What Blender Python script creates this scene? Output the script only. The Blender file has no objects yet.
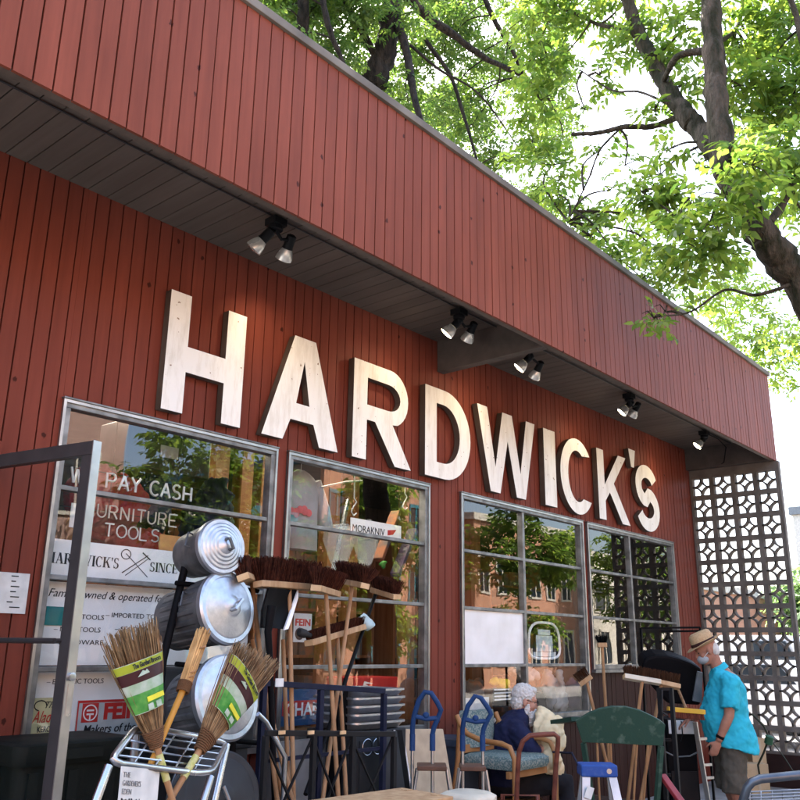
import bpy, math, random
import numpy as np
from mathutils import Vector, Matrix
random.seed(7); rng = np.random.default_rng(7)
scn = bpy.context.scene
COL = scn.collection
PI = math.pi
# ---------------------------------------------------------------- camera model
F = 858.0
def _n(v): return v / np.linalg.norm(v)
_vx = _n(np.array([765., 260., F])); _vz = _n(np.array([40., -2950., F]))
_vz = _n(_vz - _vx * np.dot(_vx, _vz)); _vy = np.cross(_vz, _vx)
RC = np.array([_vx, _vy, _vz])
CAMP = np.array([0., 0., 1.6])
def P(px, py, Y):
    """surveyed point of the photograph lying in the vertical plane y = Y"""
    r = RC @ np.array([px - 400., py - 400., F]); t = Y / r[1]
    return Vector(CAMP + r * t)
def PX(px, py, X):
    r = RC @ np.array([px - 400., py - 400., F]); t = X / r[0]
    return Vector(CAMP + r * t)

# ---------------------------------------------------------------- materials
def nodes(name):
    m = bpy.data.materials.new(name); m.use_nodes = True
    nt = m.node_tree; return m, nt, nt.nodes['Principled BSDF'], nt.nodes['Material Output']
def mat(name, col, rough=.6, metal=0., col2=None, scale=8., bump=0., bscale=60., spec=.22, stretch=(1, 1, 1), contrast=(.35, .65), island=0., coat=0.):
    m, nt, b, o = nodes(name)
    b.inputs['Roughness'].default_value = rough; b.inputs['Metallic'].default_value = metal
    b.inputs['Specular IOR Level'].default_value = spec
    if coat: b.inputs['Coat Weight'].default_value = coat
    N, L = nt.nodes, nt.links
    if col2 is None: col2 = tuple(c * .78 for c in col)
    tc = N.new('ShaderNodeTexCoord'); mp = N.new('ShaderNodeMapping'); mp.inputs['Scale'].default_value = stretch
    L.new(tc.outputs['Object'], mp.inputs['Vector'])
    nz = N.new('ShaderNodeTexNoise'); nz.inputs['Scale'].default_value = scale; nz.inputs['Detail'].default_value = 6
    L.new(mp.outputs[0], nz.inputs['Vector'])
    mr = N.new('ShaderNodeMapRange'); mr.inputs[1].default_value = contrast[0]; mr.inputs[2].default_value = contrast[1]
    L.new(nz.outputs['Fac'], mr.inputs[0])
    mx = N.new('ShaderNodeMixRGB'); mx.inputs[1].default_value = (*col, 1); mx.inputs[2].default_value = (*col2, 1)
    L.new(mr.outputs[0], mx.inputs[0])
    out = mx.outputs[0]
    if island:
        g = N.new('ShaderNodeNewGeometry'); hs = N.new('ShaderNodeHueSaturation'); r2 = N.new('ShaderNodeMapRange')
        r2.inputs[3].default_value = 1 - island; r2.inputs[4].default_value = 1 + island
        L.new(g.outputs['Random Per Island'], r2.inputs[0]); L.new(r2.outputs[0], hs.inputs['Value']); L.new(out, hs.inputs['Color']); out = hs.outputs[0]
    L.new(out, b.inputs['Base Color'])
    rr = N.new('ShaderNodeMapRange'); rr.inputs[3].default_value = max(.02, rough - .08); rr.inputs[4].default_value = min(1, rough + .1)
    L.new(nz.outputs['Fac'], rr.inputs[0]); L.new(rr.outputs[0], b.inputs['Roughness'])
    if bump:
        n2 = N.new('ShaderNodeTexNoise'); n2.inputs['Scale'].default_value = bscale; n2.inputs['Detail'].default_value = 5
        L.new(mp.outputs[0], n2.inputs['Vector'])
        bp = N.new('ShaderNodeBump'); bp.inputs['Strength'].default_value = bump; bp.inputs['Distance'].default_value = .01 if bump < 1 else .05
        L.new(n2.outputs['Fac'], bp.inputs['Height']); L.new(bp.outputs[0], b.inputs['Normal'])
    return m
def wood_boards(name, col, rough=.55, knots=True, axis=2):
    """painted boards: per-board value shift, faint long grain, small dark knots"""
    m, nt, b, o = nodes(name); N, L = nt.nodes, nt.links
    b.inputs['Roughness'].default_value = rough; b.inputs['Specular IOR Level'].default_value = .10
    tc = N.new('ShaderNodeTexCoord'); mp = N.new('ShaderNodeMapping')
    s = [22, 22, 22]; s[axis] = 1.1; mp.inputs['Scale'].default_value = s
    L.new(tc.outputs['Object'], mp.inputs['Vector'])
    g = N.new('ShaderNodeTexNoise'); g.inputs['Scale'].default_value = 1.5; g.inputs['Detail'].default_value = 8; L.new(mp.outputs[0], g.inputs['Vector'])
    big = N.new('ShaderNodeTexNoise'); big.inputs['Scale'].default_value = .8; big.inputs['Detail'].default_value = 3; L.new(tc.outputs['Object'], big.inputs['Vector'])
    mx = N.new('ShaderNodeMixRGB'); mx.inputs[1].default_value = (*[c * 1.12 for c in col], 1); mx.inputs[2].default_value = (*[c * .82 for c in col], 1)
    L.new(g.outputs['Fac'], mx.inputs[0])
    m2 = N.new('ShaderNodeMixRGB'); m2.blend_type = 'MULTIPLY'; m2.inputs[0].default_value = .5
    r = N.new('ShaderNodeMapRange'); r.inputs[1].default_value = .3; r.inputs[2].default_value = .7; r.inputs[3].default_value = .75; r.inputs[4].default_value = 1.15
    L.new(big.outputs['Fac'], r.inputs[0]); L.new(mx.outputs[0], m2.inputs[1]); L.new(r.outputs[0], m2.inputs[2])
    ms = N.new('ShaderNodeMapping'); st_ = [5, 5, 5]; st_[axis] = .45; ms.inputs['Scale'].default_value = st_; L.new(tc.outputs['Object'], ms.inputs['Vector'])
    ns = N.new('ShaderNodeTexNoise'); ns.inputs['Scale'].default_value = 1.3; ns.inputs['Detail'].default_value = 7; ns.inputs['Roughness'].default_value = .65; L.new(ms.outputs[0], ns.inputs['Vector'])
    rs = N.new('ShaderNodeMapRange'); rs.inputs[1].default_value = .35; rs.inputs[2].default_value = .68; rs.inputs[3].default_value = .80; rs.inputs[4].default_value = 1.12; L.new(ns.outputs['Fac'], rs.inputs[0])
    m5 = N.new('ShaderNodeMixRGB'); m5.blend_type = 'MULTIPLY'; m5.inputs[0].default_value = .75; L.new(m2.outputs[0], m5.inputs[1]); L.new(rs.outputs[0], m5.inputs[2]); m2 = m5
    geo = N.new('ShaderNodeNewGeometry'); hs = N.new('ShaderNodeHueSaturation'); r2 = N.new('ShaderNodeMapRange'); r2.inputs[3].default_value = .94; r2.inputs[4].default_value = 1.05
    L.new(geo.outputs['Random Per Island'], r2.inputs[0]); L.new(r2.outputs[0], hs.inputs['Value']); L.new(m2.outputs[0], hs.inputs['Color'])
    out = hs.outputs[0]
    if knots:
        sx = N.new('ShaderNodeSeparateXYZ'); L.new(tc.outputs['Object'], sx.inputs[0]); cbx = N.new('ShaderNodeCombineXYZ'); L.new(sx.outputs[0], cbx.inputs[0]); L.new(sx.outputs[2], cbx.inputs[1])
        mk = N.new('ShaderNodeMapping'); mk.inputs['Scale'].default_value = (5., 3.6, 1); L.new(cbx.outputs[0], mk.inputs['Vector'])
        nz = N.new('ShaderNodeTexNoise'); nz.inputs['Scale'].default_value = 9; L.new(mk.outputs[0], nz.inputs['Vector'])
        ad = N.new('ShaderNodeMixRGB'); ad.blend_type = 'ADD'; ad.inputs[0].default_value = .13; L.new(mk.outputs[0], ad.inputs[1]); L.new(nz.outputs['Color'], ad.inputs[2])
        vo = N.new('ShaderNodeTexVoronoi'); vo.voronoi_dimensions = '2D'; vo.inputs['Scale'].default_value = 1.; L.new(ad.outputs[0], vo.inputs['Vector'])
        a = N.new('ShaderNodeMapRange'); a.inputs[1].default_value = .045; a.inputs[2].default_value = .075; a.inputs[3].default_value = 1; a.inputs[4].default_value = 0; L.new(vo.outputs['Distance'], a.inputs[0])
        sp = N.new('ShaderNodeSeparateColor'); L.new(vo.outputs['Color'], sp.inputs[0])
        gt = N.new('ShaderNodeMath'); gt.operation = 'GREATER_THAN'; gt.inputs[1].default_value = .79; L.new(sp.outputs[0], gt.inputs[0])
        ml = N.new('ShaderNodeMath'); ml.operation = 'MULTIPLY'; L.new(a.outputs[0], ml.inputs[0]); L.new(gt.outputs[0], ml.inputs[1])
        m3 = N.new('ShaderNodeMixRGB'); m3.inputs[2].default_value = (*[c * .25 for c in col], 1); L.new(ml.outputs[0], m3.inputs[0]); L.new(out, m3.inputs[1]); out = m3.outputs[0]
    L.new(out, b.inputs['Base Color'])
    bp = N.new('ShaderNodeBump'); bp.inputs['Strength'].default_value = .25; bp.inputs['Distance'].default_value = .004
    L.new(g.outputs['Fac'], bp.inputs['Height']); L.new(bp.outputs[0], b.inputs['Normal'])
    return m
def brick_mat(name, c1, c2, mortar, scale=4.):
    m, nt, b, o = nodes(name); N, L = nt.nodes, nt.links
    tc = N.new('ShaderNodeTexCoord'); sp = N.new('ShaderNodeSeparateXYZ'); L.new(tc.outputs['Object'], sp.inputs[0])
    ad = N.new('ShaderNodeMath'); L.new(sp.outputs[0], ad.inputs[0]); L.new(sp.outputs[1], ad.inputs[1])
    cb = N.new('ShaderNodeCombineXYZ'); L.new(ad.outputs[0], cb.inputs[0]); L.new(sp.outputs[2], cb.inputs[1])
    br = N.new('ShaderNodeTexBrick'); br.inputs['Color1'].default_value = (*c1, 1); br.inputs['Color2'].default_value = (*c2, 1); br.inputs['Mortar'].default_value = (*mortar, 1)
    br.inputs['Scale'].default_value = scale; br.inputs['Mortar Size'].default_value = .012
    L.new(cb.outputs[0], br.inputs['Vector']); L.new(br.outputs['Color'], b.inputs['Base Color']); b.inputs['Roughness'].default_value = .9
    return m
def glass_mat(name, ior=1.55, tint=(.97, .98, .98), rough=0.0):
    m, nt, b, o = nodes(name); N, L = nt.nodes, nt.links; N.remove(b)
    t = N.new('ShaderNodeBsdfTransparent'); t.inputs[0].default_value = (*tint, 1)
    g = N.new('ShaderNodeBsdfGlossy'); g.inputs['Roughness'].default_value = rough
    fr = N.new('ShaderNodeFresnel'); fr.inputs['IOR'].default_value = ior
    tc = N.new('ShaderNodeTexCoord'); nz = N.new('ShaderNodeTexNoise'); nz.inputs['Scale'].default_value = .9; L.new(tc.outputs['Object'], nz.inputs['Vector'])
    bp = N.new('ShaderNodeBump'); bp.inputs['Strength'].default_value = .12; bp.inputs['Distance'].default_value = .02; L.new(nz.outputs['Fac'], bp.inputs['Height']); L.new(bp.outputs[0], g.inputs['Normal'])
    mx = N.new('ShaderNodeMixShader'); 
    ge = N.new('ShaderNodeNewGeometry'); iv = N.new('ShaderNodeMath'); iv.operation = 'SUBTRACT'; iv.inputs[0].default_value = 1; L.new(ge.outputs['Backfacing'], iv.inputs[1])
    ml = N.new('ShaderNodeMath'); ml.operation = 'MULTIPLY'; L.new(iv.outputs[0], ml.inputs[0]); L.new(fr.outputs[0], ml.inputs[1])
    L.new(ml.outputs[0], mx.inputs[0]); L.new(t.outputs[0], mx.inputs[1]); L.new(g.outputs[0], mx.inputs[2]); L.new(mx.outputs[0], o.inputs[0])
    return m
def leaf_mat(name, c1, c2, trans=.5):
    m, nt, b, o = nodes(name); N, L = nt.nodes, nt.links
    geo = N.new('ShaderNodeNewGeometry')
    mx = N.new('ShaderNodeMixRGB'); mx.inputs[1].default_value = (*c1, 1); mx.inputs[2].default_value = (*c2, 1); L.new(geo.outputs['Random Per Island'], mx.inputs[0])
    b.inputs['Roughness'].default_value = .45; L.new(mx.outputs[0], b.inputs['Base Color'])
    tr = N.new('ShaderNodeBsdfTranslucent')
    hs = N.new('ShaderNodeHueSaturation'); hs.inputs['Value'].default_value = 2.6; hs.inputs['Hue'].default_value = .485; L.new(mx.outputs[0], hs.inputs['Color']); L.new(hs.outputs[0], tr.inputs[0])
    ms = N.new('ShaderNodeMixShader'); ms.inputs[0].default_value = trans; L.new(b.outputs[0], ms.inputs[1]); L.new(tr.outputs[0], ms.inputs[2]); L.new(ms.outputs[0], o.inputs[0])
    return m
def emis(name, col, s):
    m, nt, b, o = nodes(name); b.inputs['Base Color'].default_value = (*col, 1); b.inputs['Emission Color'].default_value = (*col, 1); b.inputs['Emission Strength'].default_value = s
    return m
def translucent_sheet(name, col, a):
    m, nt, b, o = nodes(name); b.inputs['Base Color'].default_value = (*col, 1); b.inputs['Alpha'].default_value = a; b.inputs['Roughness'].default_value = .15
    return m
RED = (.190, .047, .030)
def chipped(name, col, grime, chip):
    m, nt, b, o = nodes(name); N, L = nt.nodes, nt.links; b.inputs['Roughness'].default_value = .6; b.inputs['Specular IOR Level'].default_value = .2
    g = N.new('ShaderNodeNewGeometry'); mp = N.new('ShaderNodeMapping'); mp.inputs['Scale'].default_value = (9, 9, 1.6); L.new(g.outputs['Position'], mp.inputs['Vector'])
    n1 = N.new('ShaderNodeTexNoise'); n1.inputs['Scale'].default_value = 1.2; n1.inputs['Detail'].default_value = 8; n1.inputs['Roughness'].default_value = .7; L.new(mp.outputs[0], n1.inputs['Vector'])
    r1 = N.new('ShaderNodeMapRange'); r1.inputs[1].default_value = .48; r1.inputs[2].default_value = .78; L.new(n1.outputs['Fac'], r1.inputs[0])
    m1 = N.new('ShaderNodeMixRGB'); m1.inputs[1].default_value = (*col, 1); m1.inputs[2].default_value = (*grime, 1); L.new(r1.outputs[0], m1.inputs[0])
    n2 = N.new('ShaderNodeTexNoise'); n2.inputs['Scale'].default_value = 26; n2.inputs['Detail'].default_value = 4; L.new(g.outputs['Position'], n2.inputs['Vector'])
    r2 = N.new('ShaderNodeMapRange'); r2.inputs[1].default_value = .70; r2.inputs[2].default_value = .72; L.new(n2.outputs['Fac'], r2.inputs[0])
    m2 = N.new('ShaderNodeMixRGB'); m2.inputs[2].default_value = (*chip, 1); L.new(r2.outputs[0], m2.inputs[0]); L.new(m1.outputs[0], m2.inputs[1]); L.new(m2.outputs[0], b.inputs['Base Color'])
    return m
M = dict(
    red=wood_boards('red_board_paint', RED), redf=wood_boards('red_fascia_paint', (.222, .062, .037)),
    groove=mat('dark_groove', (.02, .008, .006), .9), soffit=wood_boards('taupe_soffit_paint', (.125, .102, .086), knots=False, axis=1),
    beam=mat('taupe_beam_paint', (.10, .082, .072), .6, bump=.2), coping=mat('grey_coping', (.20, .175, .14), .7, col2=(.12, .105, .085), scale=3),
    concrete=mat('concrete_paving', (.30, .29, .27), .9, col2=(.2, .19, .18), scale=3, bump=.4), asphalt=mat('asphalt', (.05, .05, .052), .9, bump=.5, bscale=200),
    alu=mat('aluminium_frame', (.50, .50, .49), .38, 1., col2=(.36, .36, .35), scale=6, bump=.05), alud=mat('aged_aluminium', (.30, .30, .295), .5, .9, col2=(.16, .16, .155), scale=9),
    white=chipped('weathered_white_paint', (.86, .85, .79), (.60, .56, .47), (.24, .16, .10)), letterside=mat('letter_return', (.10, .075, .06), .6),
    board=mat('white_sign_board', (.86, .86, .84), .5, col2=(.74, .735, .70), scale=3.5), black=mat('black_paint', (.006, .006, .007), .5, spec=.05), ink=mat('black_ink', (.02, .02, .022), .6),
    bronze=mat('dark_bronze_metal', (.065, .06, .062), .42, .5), galv=mat('galvanised_sheet', (.52, .55, .59), .36, .88, col2=(.42, .45, .49), scale=22, bump=.1, bscale=90),
    galvd=mat('dull_galvanised', (.20, .205, .21), .45, .7, col2=(.10, .104, .11), scale=9), chrome=mat('tube_steel', (.55, .56, .58), .28, 1., col2=(.4, .41, .42)),
    wood=mat('pale_wood', (.46, .30, .16), .6, col2=(.34, .20, .10), scale=4, stretch=(6, 6, 1), bump=.1), handle=mat('wood_handle', (.36, .20, .095), .5, col2=(.24, .125, .055), scale=6, stretch=(3, 3, .6)),
    yhandle=mat('yellow_varnished_wood', (.50, .25, .045), .35, col2=(.40, .19, .03)), blockend=mat('cut_wood', (.60, .42, .24), .7, col2=(.5, .33, .17), scale=20),
    bristle=mat('auburn_bristle', (.070, .023, .013), .9, spec=.05, col2=(.028, .010, .007), scale=40, island=.5), straw=mat('broom_twigs', (.24, .155, .075), .75, col2=(.12, .068, .03), scale=20, island=.55),
    bdark=mat('black_bristle', (.006, .006, .006), .9, spec=.05, island=.4), bbrown=mat('brown_bristle', (.055, .024, .012), .9, spec=.05, island=.5),
    navy=mat('navy_steel', (.012, .015, .035), .5, spec=.12, col2=(.008, .010, .022)), blackst=mat('black_steel', (.012, .012, .013), .5, spec=.12), rubber=mat('black_plastic', (.008, .010, .008), .6, spec=.12, bump=.15),
    blueg=mat('blue_grip', (.012, .045, .14), .6, bump=.2), bluep=mat('blue_plastic', (.015, .058, .24), .5, col2=(.05, .10, .26), scale=30, contrast=(.5, .75)), teal=mat('teal_upholstery', (.10, .165, .165), .95, col2=(.27, .31, .28), scale=75, contrast=(.46, .58), bump=.3, bscale=300),
    chairwood=mat('golden_chair_wood', (.38, .19, .075), .4, col2=(.28, .13, .045), scale=5), brownm=mat('red_brown_tube', (.17, .055, .035), .4, col2=(.10, .03, .02), scale=15),
    green=mat('old_green_paint', (.019, .052, .036), .55, col2=(.085, .13, .10), scale=16, contrast=(.55, .78), bump=.15), greyd=mat('dark_grey_sheet', (.03, .032, .034), .6), tan=mat('tan_panel', (.48, .38, .26), .7),
    cream=mat('cream_vinyl', (.62, .56, .44), .5), seatbrown=mat('brown_tread', (.11, .055, .035), .6), yellow=mat('yellow_board', (.62, .38, .045), .5), greyp=mat('grey_panel', (.20, .21, .215), .5),
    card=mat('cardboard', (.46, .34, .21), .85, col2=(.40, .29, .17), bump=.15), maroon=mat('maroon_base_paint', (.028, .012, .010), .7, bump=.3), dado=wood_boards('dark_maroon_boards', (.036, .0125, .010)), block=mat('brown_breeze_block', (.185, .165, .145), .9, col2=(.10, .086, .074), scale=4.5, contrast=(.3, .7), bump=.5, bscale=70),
    bark=mat('rough_bark', (.045, .034, .026), .95, col2=(.014, .011, .009), scale=7, stretch=(2, 2, .6), bump=1., bscale=22), moss=mat('mossy_bark', (.085, .064, .046), .95, col2=(.020, .020, .009), scale=5, stretch=(2.2, 2.2, .7), bump=1., bscale=18),
    skin=mat('skin', (.50, .27, .19), .55, col2=(.43, .21, .145), scale=14), skin2=mat('tanned_skin', (.36, .175, .115), .55, col2=(.29, .13, .085), scale=14), hairw=mat('white_hair', (.66, .64, .60), .8, col2=(.5, .48, .45), scale=60, stretch=(1, 1, .4), bump=.7, bscale=120),
    eye=mat('eye_dark', (.03, .025, .02), .2), lip=mat('lips', (.35, .14, .12), .5), turq=mat('turquoise_cloth', (.030, .42, .54), .85, col2=(.022, .35, .46), scale=6, bump=.15, bscale=25), olive=mat('olive_cloth', (.085, .075, .058), .9, bump=.2, bscale=30),
    straw_hat=mat('straw_hat', (.52, .36, .20), .8, col2=(.42, .28, .15), scale=60, bump=.3, bscale=200), hatband=mat('hat_band', (.05, .018, .014), .7), mask=mat('grey_mask', (.33, .36, .38), .85), navycl=mat('navy_cloth', (.014, .018, .055), .9), blackcl=mat('black_trousers', (.016, .016, .02), .9),
    creamcl=mat('cream_cloth', (.80, .67, .43), .9, col2=(.70, .57, .35), bump=.3, bscale=18), glass=glass_mat('window_glass', 1.9), doorglass=glass_mat('door_glass', 1.3), tealpaper=mat('teal_paper', (.02, .20, .19), .6), redp=mat('red_print', (.55, .035, .03), .5), silver=mat('silver_poster', (.52, .56, .56), .45),
    yellowp=mat('pale_yellow_print', (.62, .58, .32), .5), bluesign=mat('blue_sign_print', (.025, .09, .22), .4), greenl=mat('green_label', (.03, .19, .03), .5, col2=(.10, .30, .06), scale=28), lime=mat('lime_label', (.34, .40, .03), .5), labeldark=mat('dark_label', (.05, .014, .016), .4), ylab=mat('yellow_label', (.75, .70, .05), .4), labelpale=mat('pale_label', (.42, .48, .40), .5, col2=(.22, .34, .20), scale=16),
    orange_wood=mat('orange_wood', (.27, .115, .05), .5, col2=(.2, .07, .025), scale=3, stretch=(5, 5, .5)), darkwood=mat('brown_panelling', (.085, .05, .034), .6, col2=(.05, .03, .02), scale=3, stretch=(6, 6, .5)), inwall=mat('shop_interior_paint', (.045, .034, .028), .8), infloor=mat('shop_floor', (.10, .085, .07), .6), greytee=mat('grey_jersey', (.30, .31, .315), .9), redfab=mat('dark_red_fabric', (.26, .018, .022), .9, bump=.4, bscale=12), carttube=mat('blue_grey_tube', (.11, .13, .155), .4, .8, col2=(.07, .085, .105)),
    pinkp=mat('pink_red_print', (.5, .08, .09), .7), neon=mat('unlit_neon_tube', (.72, .72, .70), .2), plasticbag=translucent_sheet('clear_plastic', (.8, .85, .85), .25),
    lampglass=emis('lit_lamp_face', (1., .80, .52), 6.), lampoff=mat('lamp_reflector', (.62, .62, .58), .25, .5, coat=1.), fluo=emis('fluorescent_panel', (1., .88, .68), 5.), paper=mat('white_paper', (.66, .66, .63), .7, col2=(.5, .51, .49), scale=10), copper=mat('orange_paper', (.55, .28, .1), .7),
    brick=brick_mat('orange_brick', (.52, .25, .15), (.46, .21, .125), (.30, .27, .23)), brick2=brick_mat('pinkish_brick', (.42, .25, .20), (.36, .21, .17), (.3, .28, .25)), plaster=mat('pale_plaster', (.60, .55, .47), .9), teal_trim=mat('teal_trim', (.04, .20, .24), .5), wglass=mat('dark_window_glass', (.02, .03, .04), .05, spec=.8), blueband=mat('blue_band', (.03, .07, .33), .5),
    carwhite=mat('white_car_paint', (.70, .70, .70), .25, coat=1.), carblue=mat('blue_car_paint', (.02, .05, .25), .25, coat=1.), carred=mat('red_car_paint', (.4, .02, .02), .3, coat=1.), tyre=mat('tyre_rubber', (.02, .02, .02), .8),
    leaf1=leaf_mat('street_tree_leaf', (.045, .105, .014), (.12, .175, .022), .55), leaf2=leaf_mat('roof_tree_leaf', (.035, .085, .014), (.085, .135, .02), .5), hedge=leaf_mat('hedge_leaf', (.045, .10, .03), (.09, .15, .04), .35),
    mesh=mat('wire_mesh', (.25, .25, .26), .4, .9), purple=mat('dusty_goods', (.16, .10, .17), .7), goods=mat('shelf_goods', (.12, .10, .09), .7, col2=(.3, .12, .06), scale=4, contrast=(.45, .55)))

# ---------------------------------------------------------------- mesh builder
ORG = {}
class MB:
    def __init__(s): s.v = []; s.f = []; s.m = []; s.mi = 0
    def add(s, vs, fs):
        k = len(s.v); s.v += [tuple(v) for v in vs]; s.f += [tuple(i + k for i in f) for f in fs]; s.m += [s.mi] * len(fs); return s
    def box(s, c, d, R=None):
        c = Vector(c); h = [x / 2 for x in d]
        vs = [Vector((x * h[0], y * h[1], z * h[2])) for x in (-1, 1) for y in (-1, 1) for z in (-1, 1)]
        if R is not None: vs = [R @ v for v in vs]
        return s.add([c + v for v in vs], [(0, 1, 3, 2), (4, 6, 7, 5), (0, 4, 5, 1), (2, 3, 7, 6), (0, 2, 6, 4), (1, 5, 7, 3)])
    def b2(s, lo, hi):
        return s.box([(a + b) / 2 for a, b in zip(lo, hi)], [abs(b - a) for a, b in zip(lo, hi)])
    def bar(s, a, b, w, t, up=(0, 0, 1)):
        a, b = Vector(a), Vector(b); z = (b - a); l = z.length; z.normalize(); up = Vector(up)
        if abs(z.dot(up)) > .98: up = Vector((1, 0, 0)) if abs(z.x) < .9 else Vector((0, 1, 0))
        x = up.cross(z).normalized(); y = z.cross(x)
        R = Matrix((x, y, z)).transposed()
        return s.box((a + b) / 2, (w, t, l), R)
    def tube(s, pts, r, n=8, closed=False, cap=True):
        pts = [Vector(p) for p in pts]; k = len(pts)
        rs = r if isinstance(r, (list, tuple)) else [r] * k
        up = None; vs = []
        for i, p in enumerate(pts):
            a = pts[i - 1] if (i or closed) else p; b = pts[(i + 1) % k] if (i < k - 1 or closed) else p
            t = (b - a).normalized() if (b - a).length > 1e-9 else Vector((0, 0, 1))
            if up is None:
                up = Vector((0, 0, 1)) if abs(t.z) < .9 else Vector((1, 0, 0))
            x = up.cross(t)
            if x.length < 1e-6: x = Vector((1, 0, 0)).cross(t)
            x.normalize(); y = t.cross(x).normalized(); up = y
            for j in range(n):
                q = 2 * PI * j / n; vs.append(p + x * math.cos(q) * rs[i] + y * math.sin(q) * rs[i])
        fs = []
        for i in range(k if closed else k - 1):
            for j in range(n):
                a = i * n; b = ((i + 1) % k) * n; fs.append((a + j, a + (j + 1) % n, b + (j + 1) % n, b + j))
        if cap and not closed: fs += [tuple(range(n))[::-1], tuple((k - 1) * n + j for j in range(n))]
        return s.add(vs, fs)
    def lathe(s, prof, o, ax=(0, 0, 1), n=24, cap=True):
        o = Vector(o); z = Vector(ax).normalized(); u = Vector((0, 0, 1)) if abs(z.z) < .9 else Vector((1, 0, 0))
        x = u.cross(z).normalized(); y = z.cross(x)
        vs = [o + z * h + (x * math.cos(2 * PI * j / n) + y * math.sin(2 * PI * j / n)) * r for r, h in prof for j in range(n)]
        fs = [(i * n + j, i * n + (j + 1) % n, (i + 1) * n + (j + 1) % n, (i + 1) * n + j) for i in range(len(prof) - 1) for j in range(n)]
        if cap: fs += [tuple(range(n))[::-1], tuple((len(prof) - 1) * n + j for j in range(n))]
        return s.add(vs, fs)
    def loft(s, rings, cap=True):
        n = len(rings[0]); vs = [v for r in rings for v in r]
        fs = [(i * n + j, i * n + (j + 1) % n, (i + 1) * n + (j + 1) % n, (i + 1) * n + j) for i in range(len(rings) - 1) for j in range(n)]
        if cap: fs += [tuple(range(n))[::-1], tuple((len(rings) - 1) * n + j for j in range(n))]
        return s.add(vs, fs)
    def ell(s, c, r, R=None, n=12, k=8):
        c = Vector(c); r = (r, r, r) if not hasattr(r, '__len__') else r; vs = []
        for i in range(1, k):
            t = PI * i / k
            for j in range(n):
                q = 2 * PI * j / n; vs.append(Vector((math.sin(t) * math.cos(q) * r[0], math.sin(t) * math.sin(q) * r[1], math.cos(t) * r[2])))
        vs += [Vector((0, 0, r[2])), Vector((0, 0, -r[2]))]
        if R is not None: vs = [R @ v for v in vs]
        T, B = (k - 1) * n, (k - 1) * n + 1; fs = []
        for i in range(k - 2):
            for j in range(n): fs.append((i * n + j, (i + 1) * n + j, (i + 1) * n + (j + 1) % n, i * n + (j + 1) % n))
        for j in range(n): fs.append((T, j, (j + 1) % n)); fs.append((B, (k - 2) * n + (j + 1) % n, (k - 2) * n + j))
        return s.add([c + v for v in vs], fs)
    def prism(s, poly, o, X, Y, d):
        """2D polygon in the plane (o, X, Y), pushed along X x Y by d"""
        o, X, Y = Vector(o), Vector(X), Vector(Y); Z = X.cross(Y).normalized() * d; n = len(poly)
        a = [o + X * p[0] + Y * p[1] for p in poly]
        return s.add(a + [v + Z for v in a], [tuple(range(n))[::-1], tuple(range(n, 2 * n))] + [(i, (i + 1) % n, n + (i + 1) % n, n + i) for i in range(n)])
    def build(s, name, m, parent=None, smooth=None, bevel=0., kind=None):
        me = bpy.data.meshes.new(name); o = ORG.get(parent.name, Vector()) if parent else Vector()
        me.from_pydata([(v[0] - o[0], v[1] - o[1], v[2] - o[2]) for v in s.v], [], s.f)
        ms = m if isinstance(m, list) else [m]
        for x in ms: me.materials.append(M[x] if isinstance(x, str) else x)
        if len(ms) > 1: me.polygons.foreach_set('material_index', s.m)
        ob = bpy.data.objects.new(name, me); COL.objects.link(ob)
        if parent: ob.parent = parent; ORG[ob.name] = o
        if smooth is not None:
            me.polygons.foreach_set('use_smooth', [True] * len(me.polygons)); me.set_sharp_from_angle(angle=math.radians(smooth))
        if bevel:
            b = ob.modifiers.new('bevel', 'BEVEL'); b.width = bevel; b.segments = 2; b.limit_method = 'ANGLE'
        if kind: ob['kind'] = kind
        return ob
def tag(o, label, cat, group=None):
    o['label'] = label; o['category'] = cat
    if group: o['group'] = group
    return o
def thing(name, label, cat, loc, group=None):
    o = bpy.data.objects.new(name, None); COL.objects.link(o); o.location = loc; o.empty_display_size = .1
    ORG[o.name] = Vector(loc); tag(o, label, cat, group); return o
def copy_tree(o, loc, rotz, label, parent=None):
    c = o.copy(); COL.objects.link(c)
    if parent: c.parent = parent
    else: c.location = loc; c.rotation_euler = (0, 0, rotz); c['label'] = label
    for ch in list(o.children): copy_tree(ch, None, 0, None, c)
    return c
def bake(ob):
    """apply modifiers into the mesh"""
    dg = bpy.context.evaluated_depsgraph_get(); dg.update(); ev = ob.evaluated_get(dg)
    me = bpy.data.meshes.new_from_object(ev); ob.modifiers.clear(); ob.data = me; return ob
def remesh(mb, name, m, parent, vox, smooth=6, disp=0., dscale=.06):
    ob = mb.build(name, m, parent)
    r = ob.modifiers.new('r', 'REMESH'); r.mode = 'VOXEL'; r.voxel_size = vox
    s = ob.modifiers.new('s', 'SMOOTH'); s.iterations = smooth; s.factor = .5
    bake(ob); me = ob.data
    if disp:
        tx = bpy.data.textures.new(name + '_folds', 'CLOUDS'); tx.noise_scale = dscale
        d = ob.modifiers.new('d', 'DISPLACE'); d.texture = tx; d.strength = disp; d.mid_level = .5; bake(ob); me = ob.data
    me.polygons.foreach_set('use_smooth', [True] * len(me.polygons))
    return ob
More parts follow.
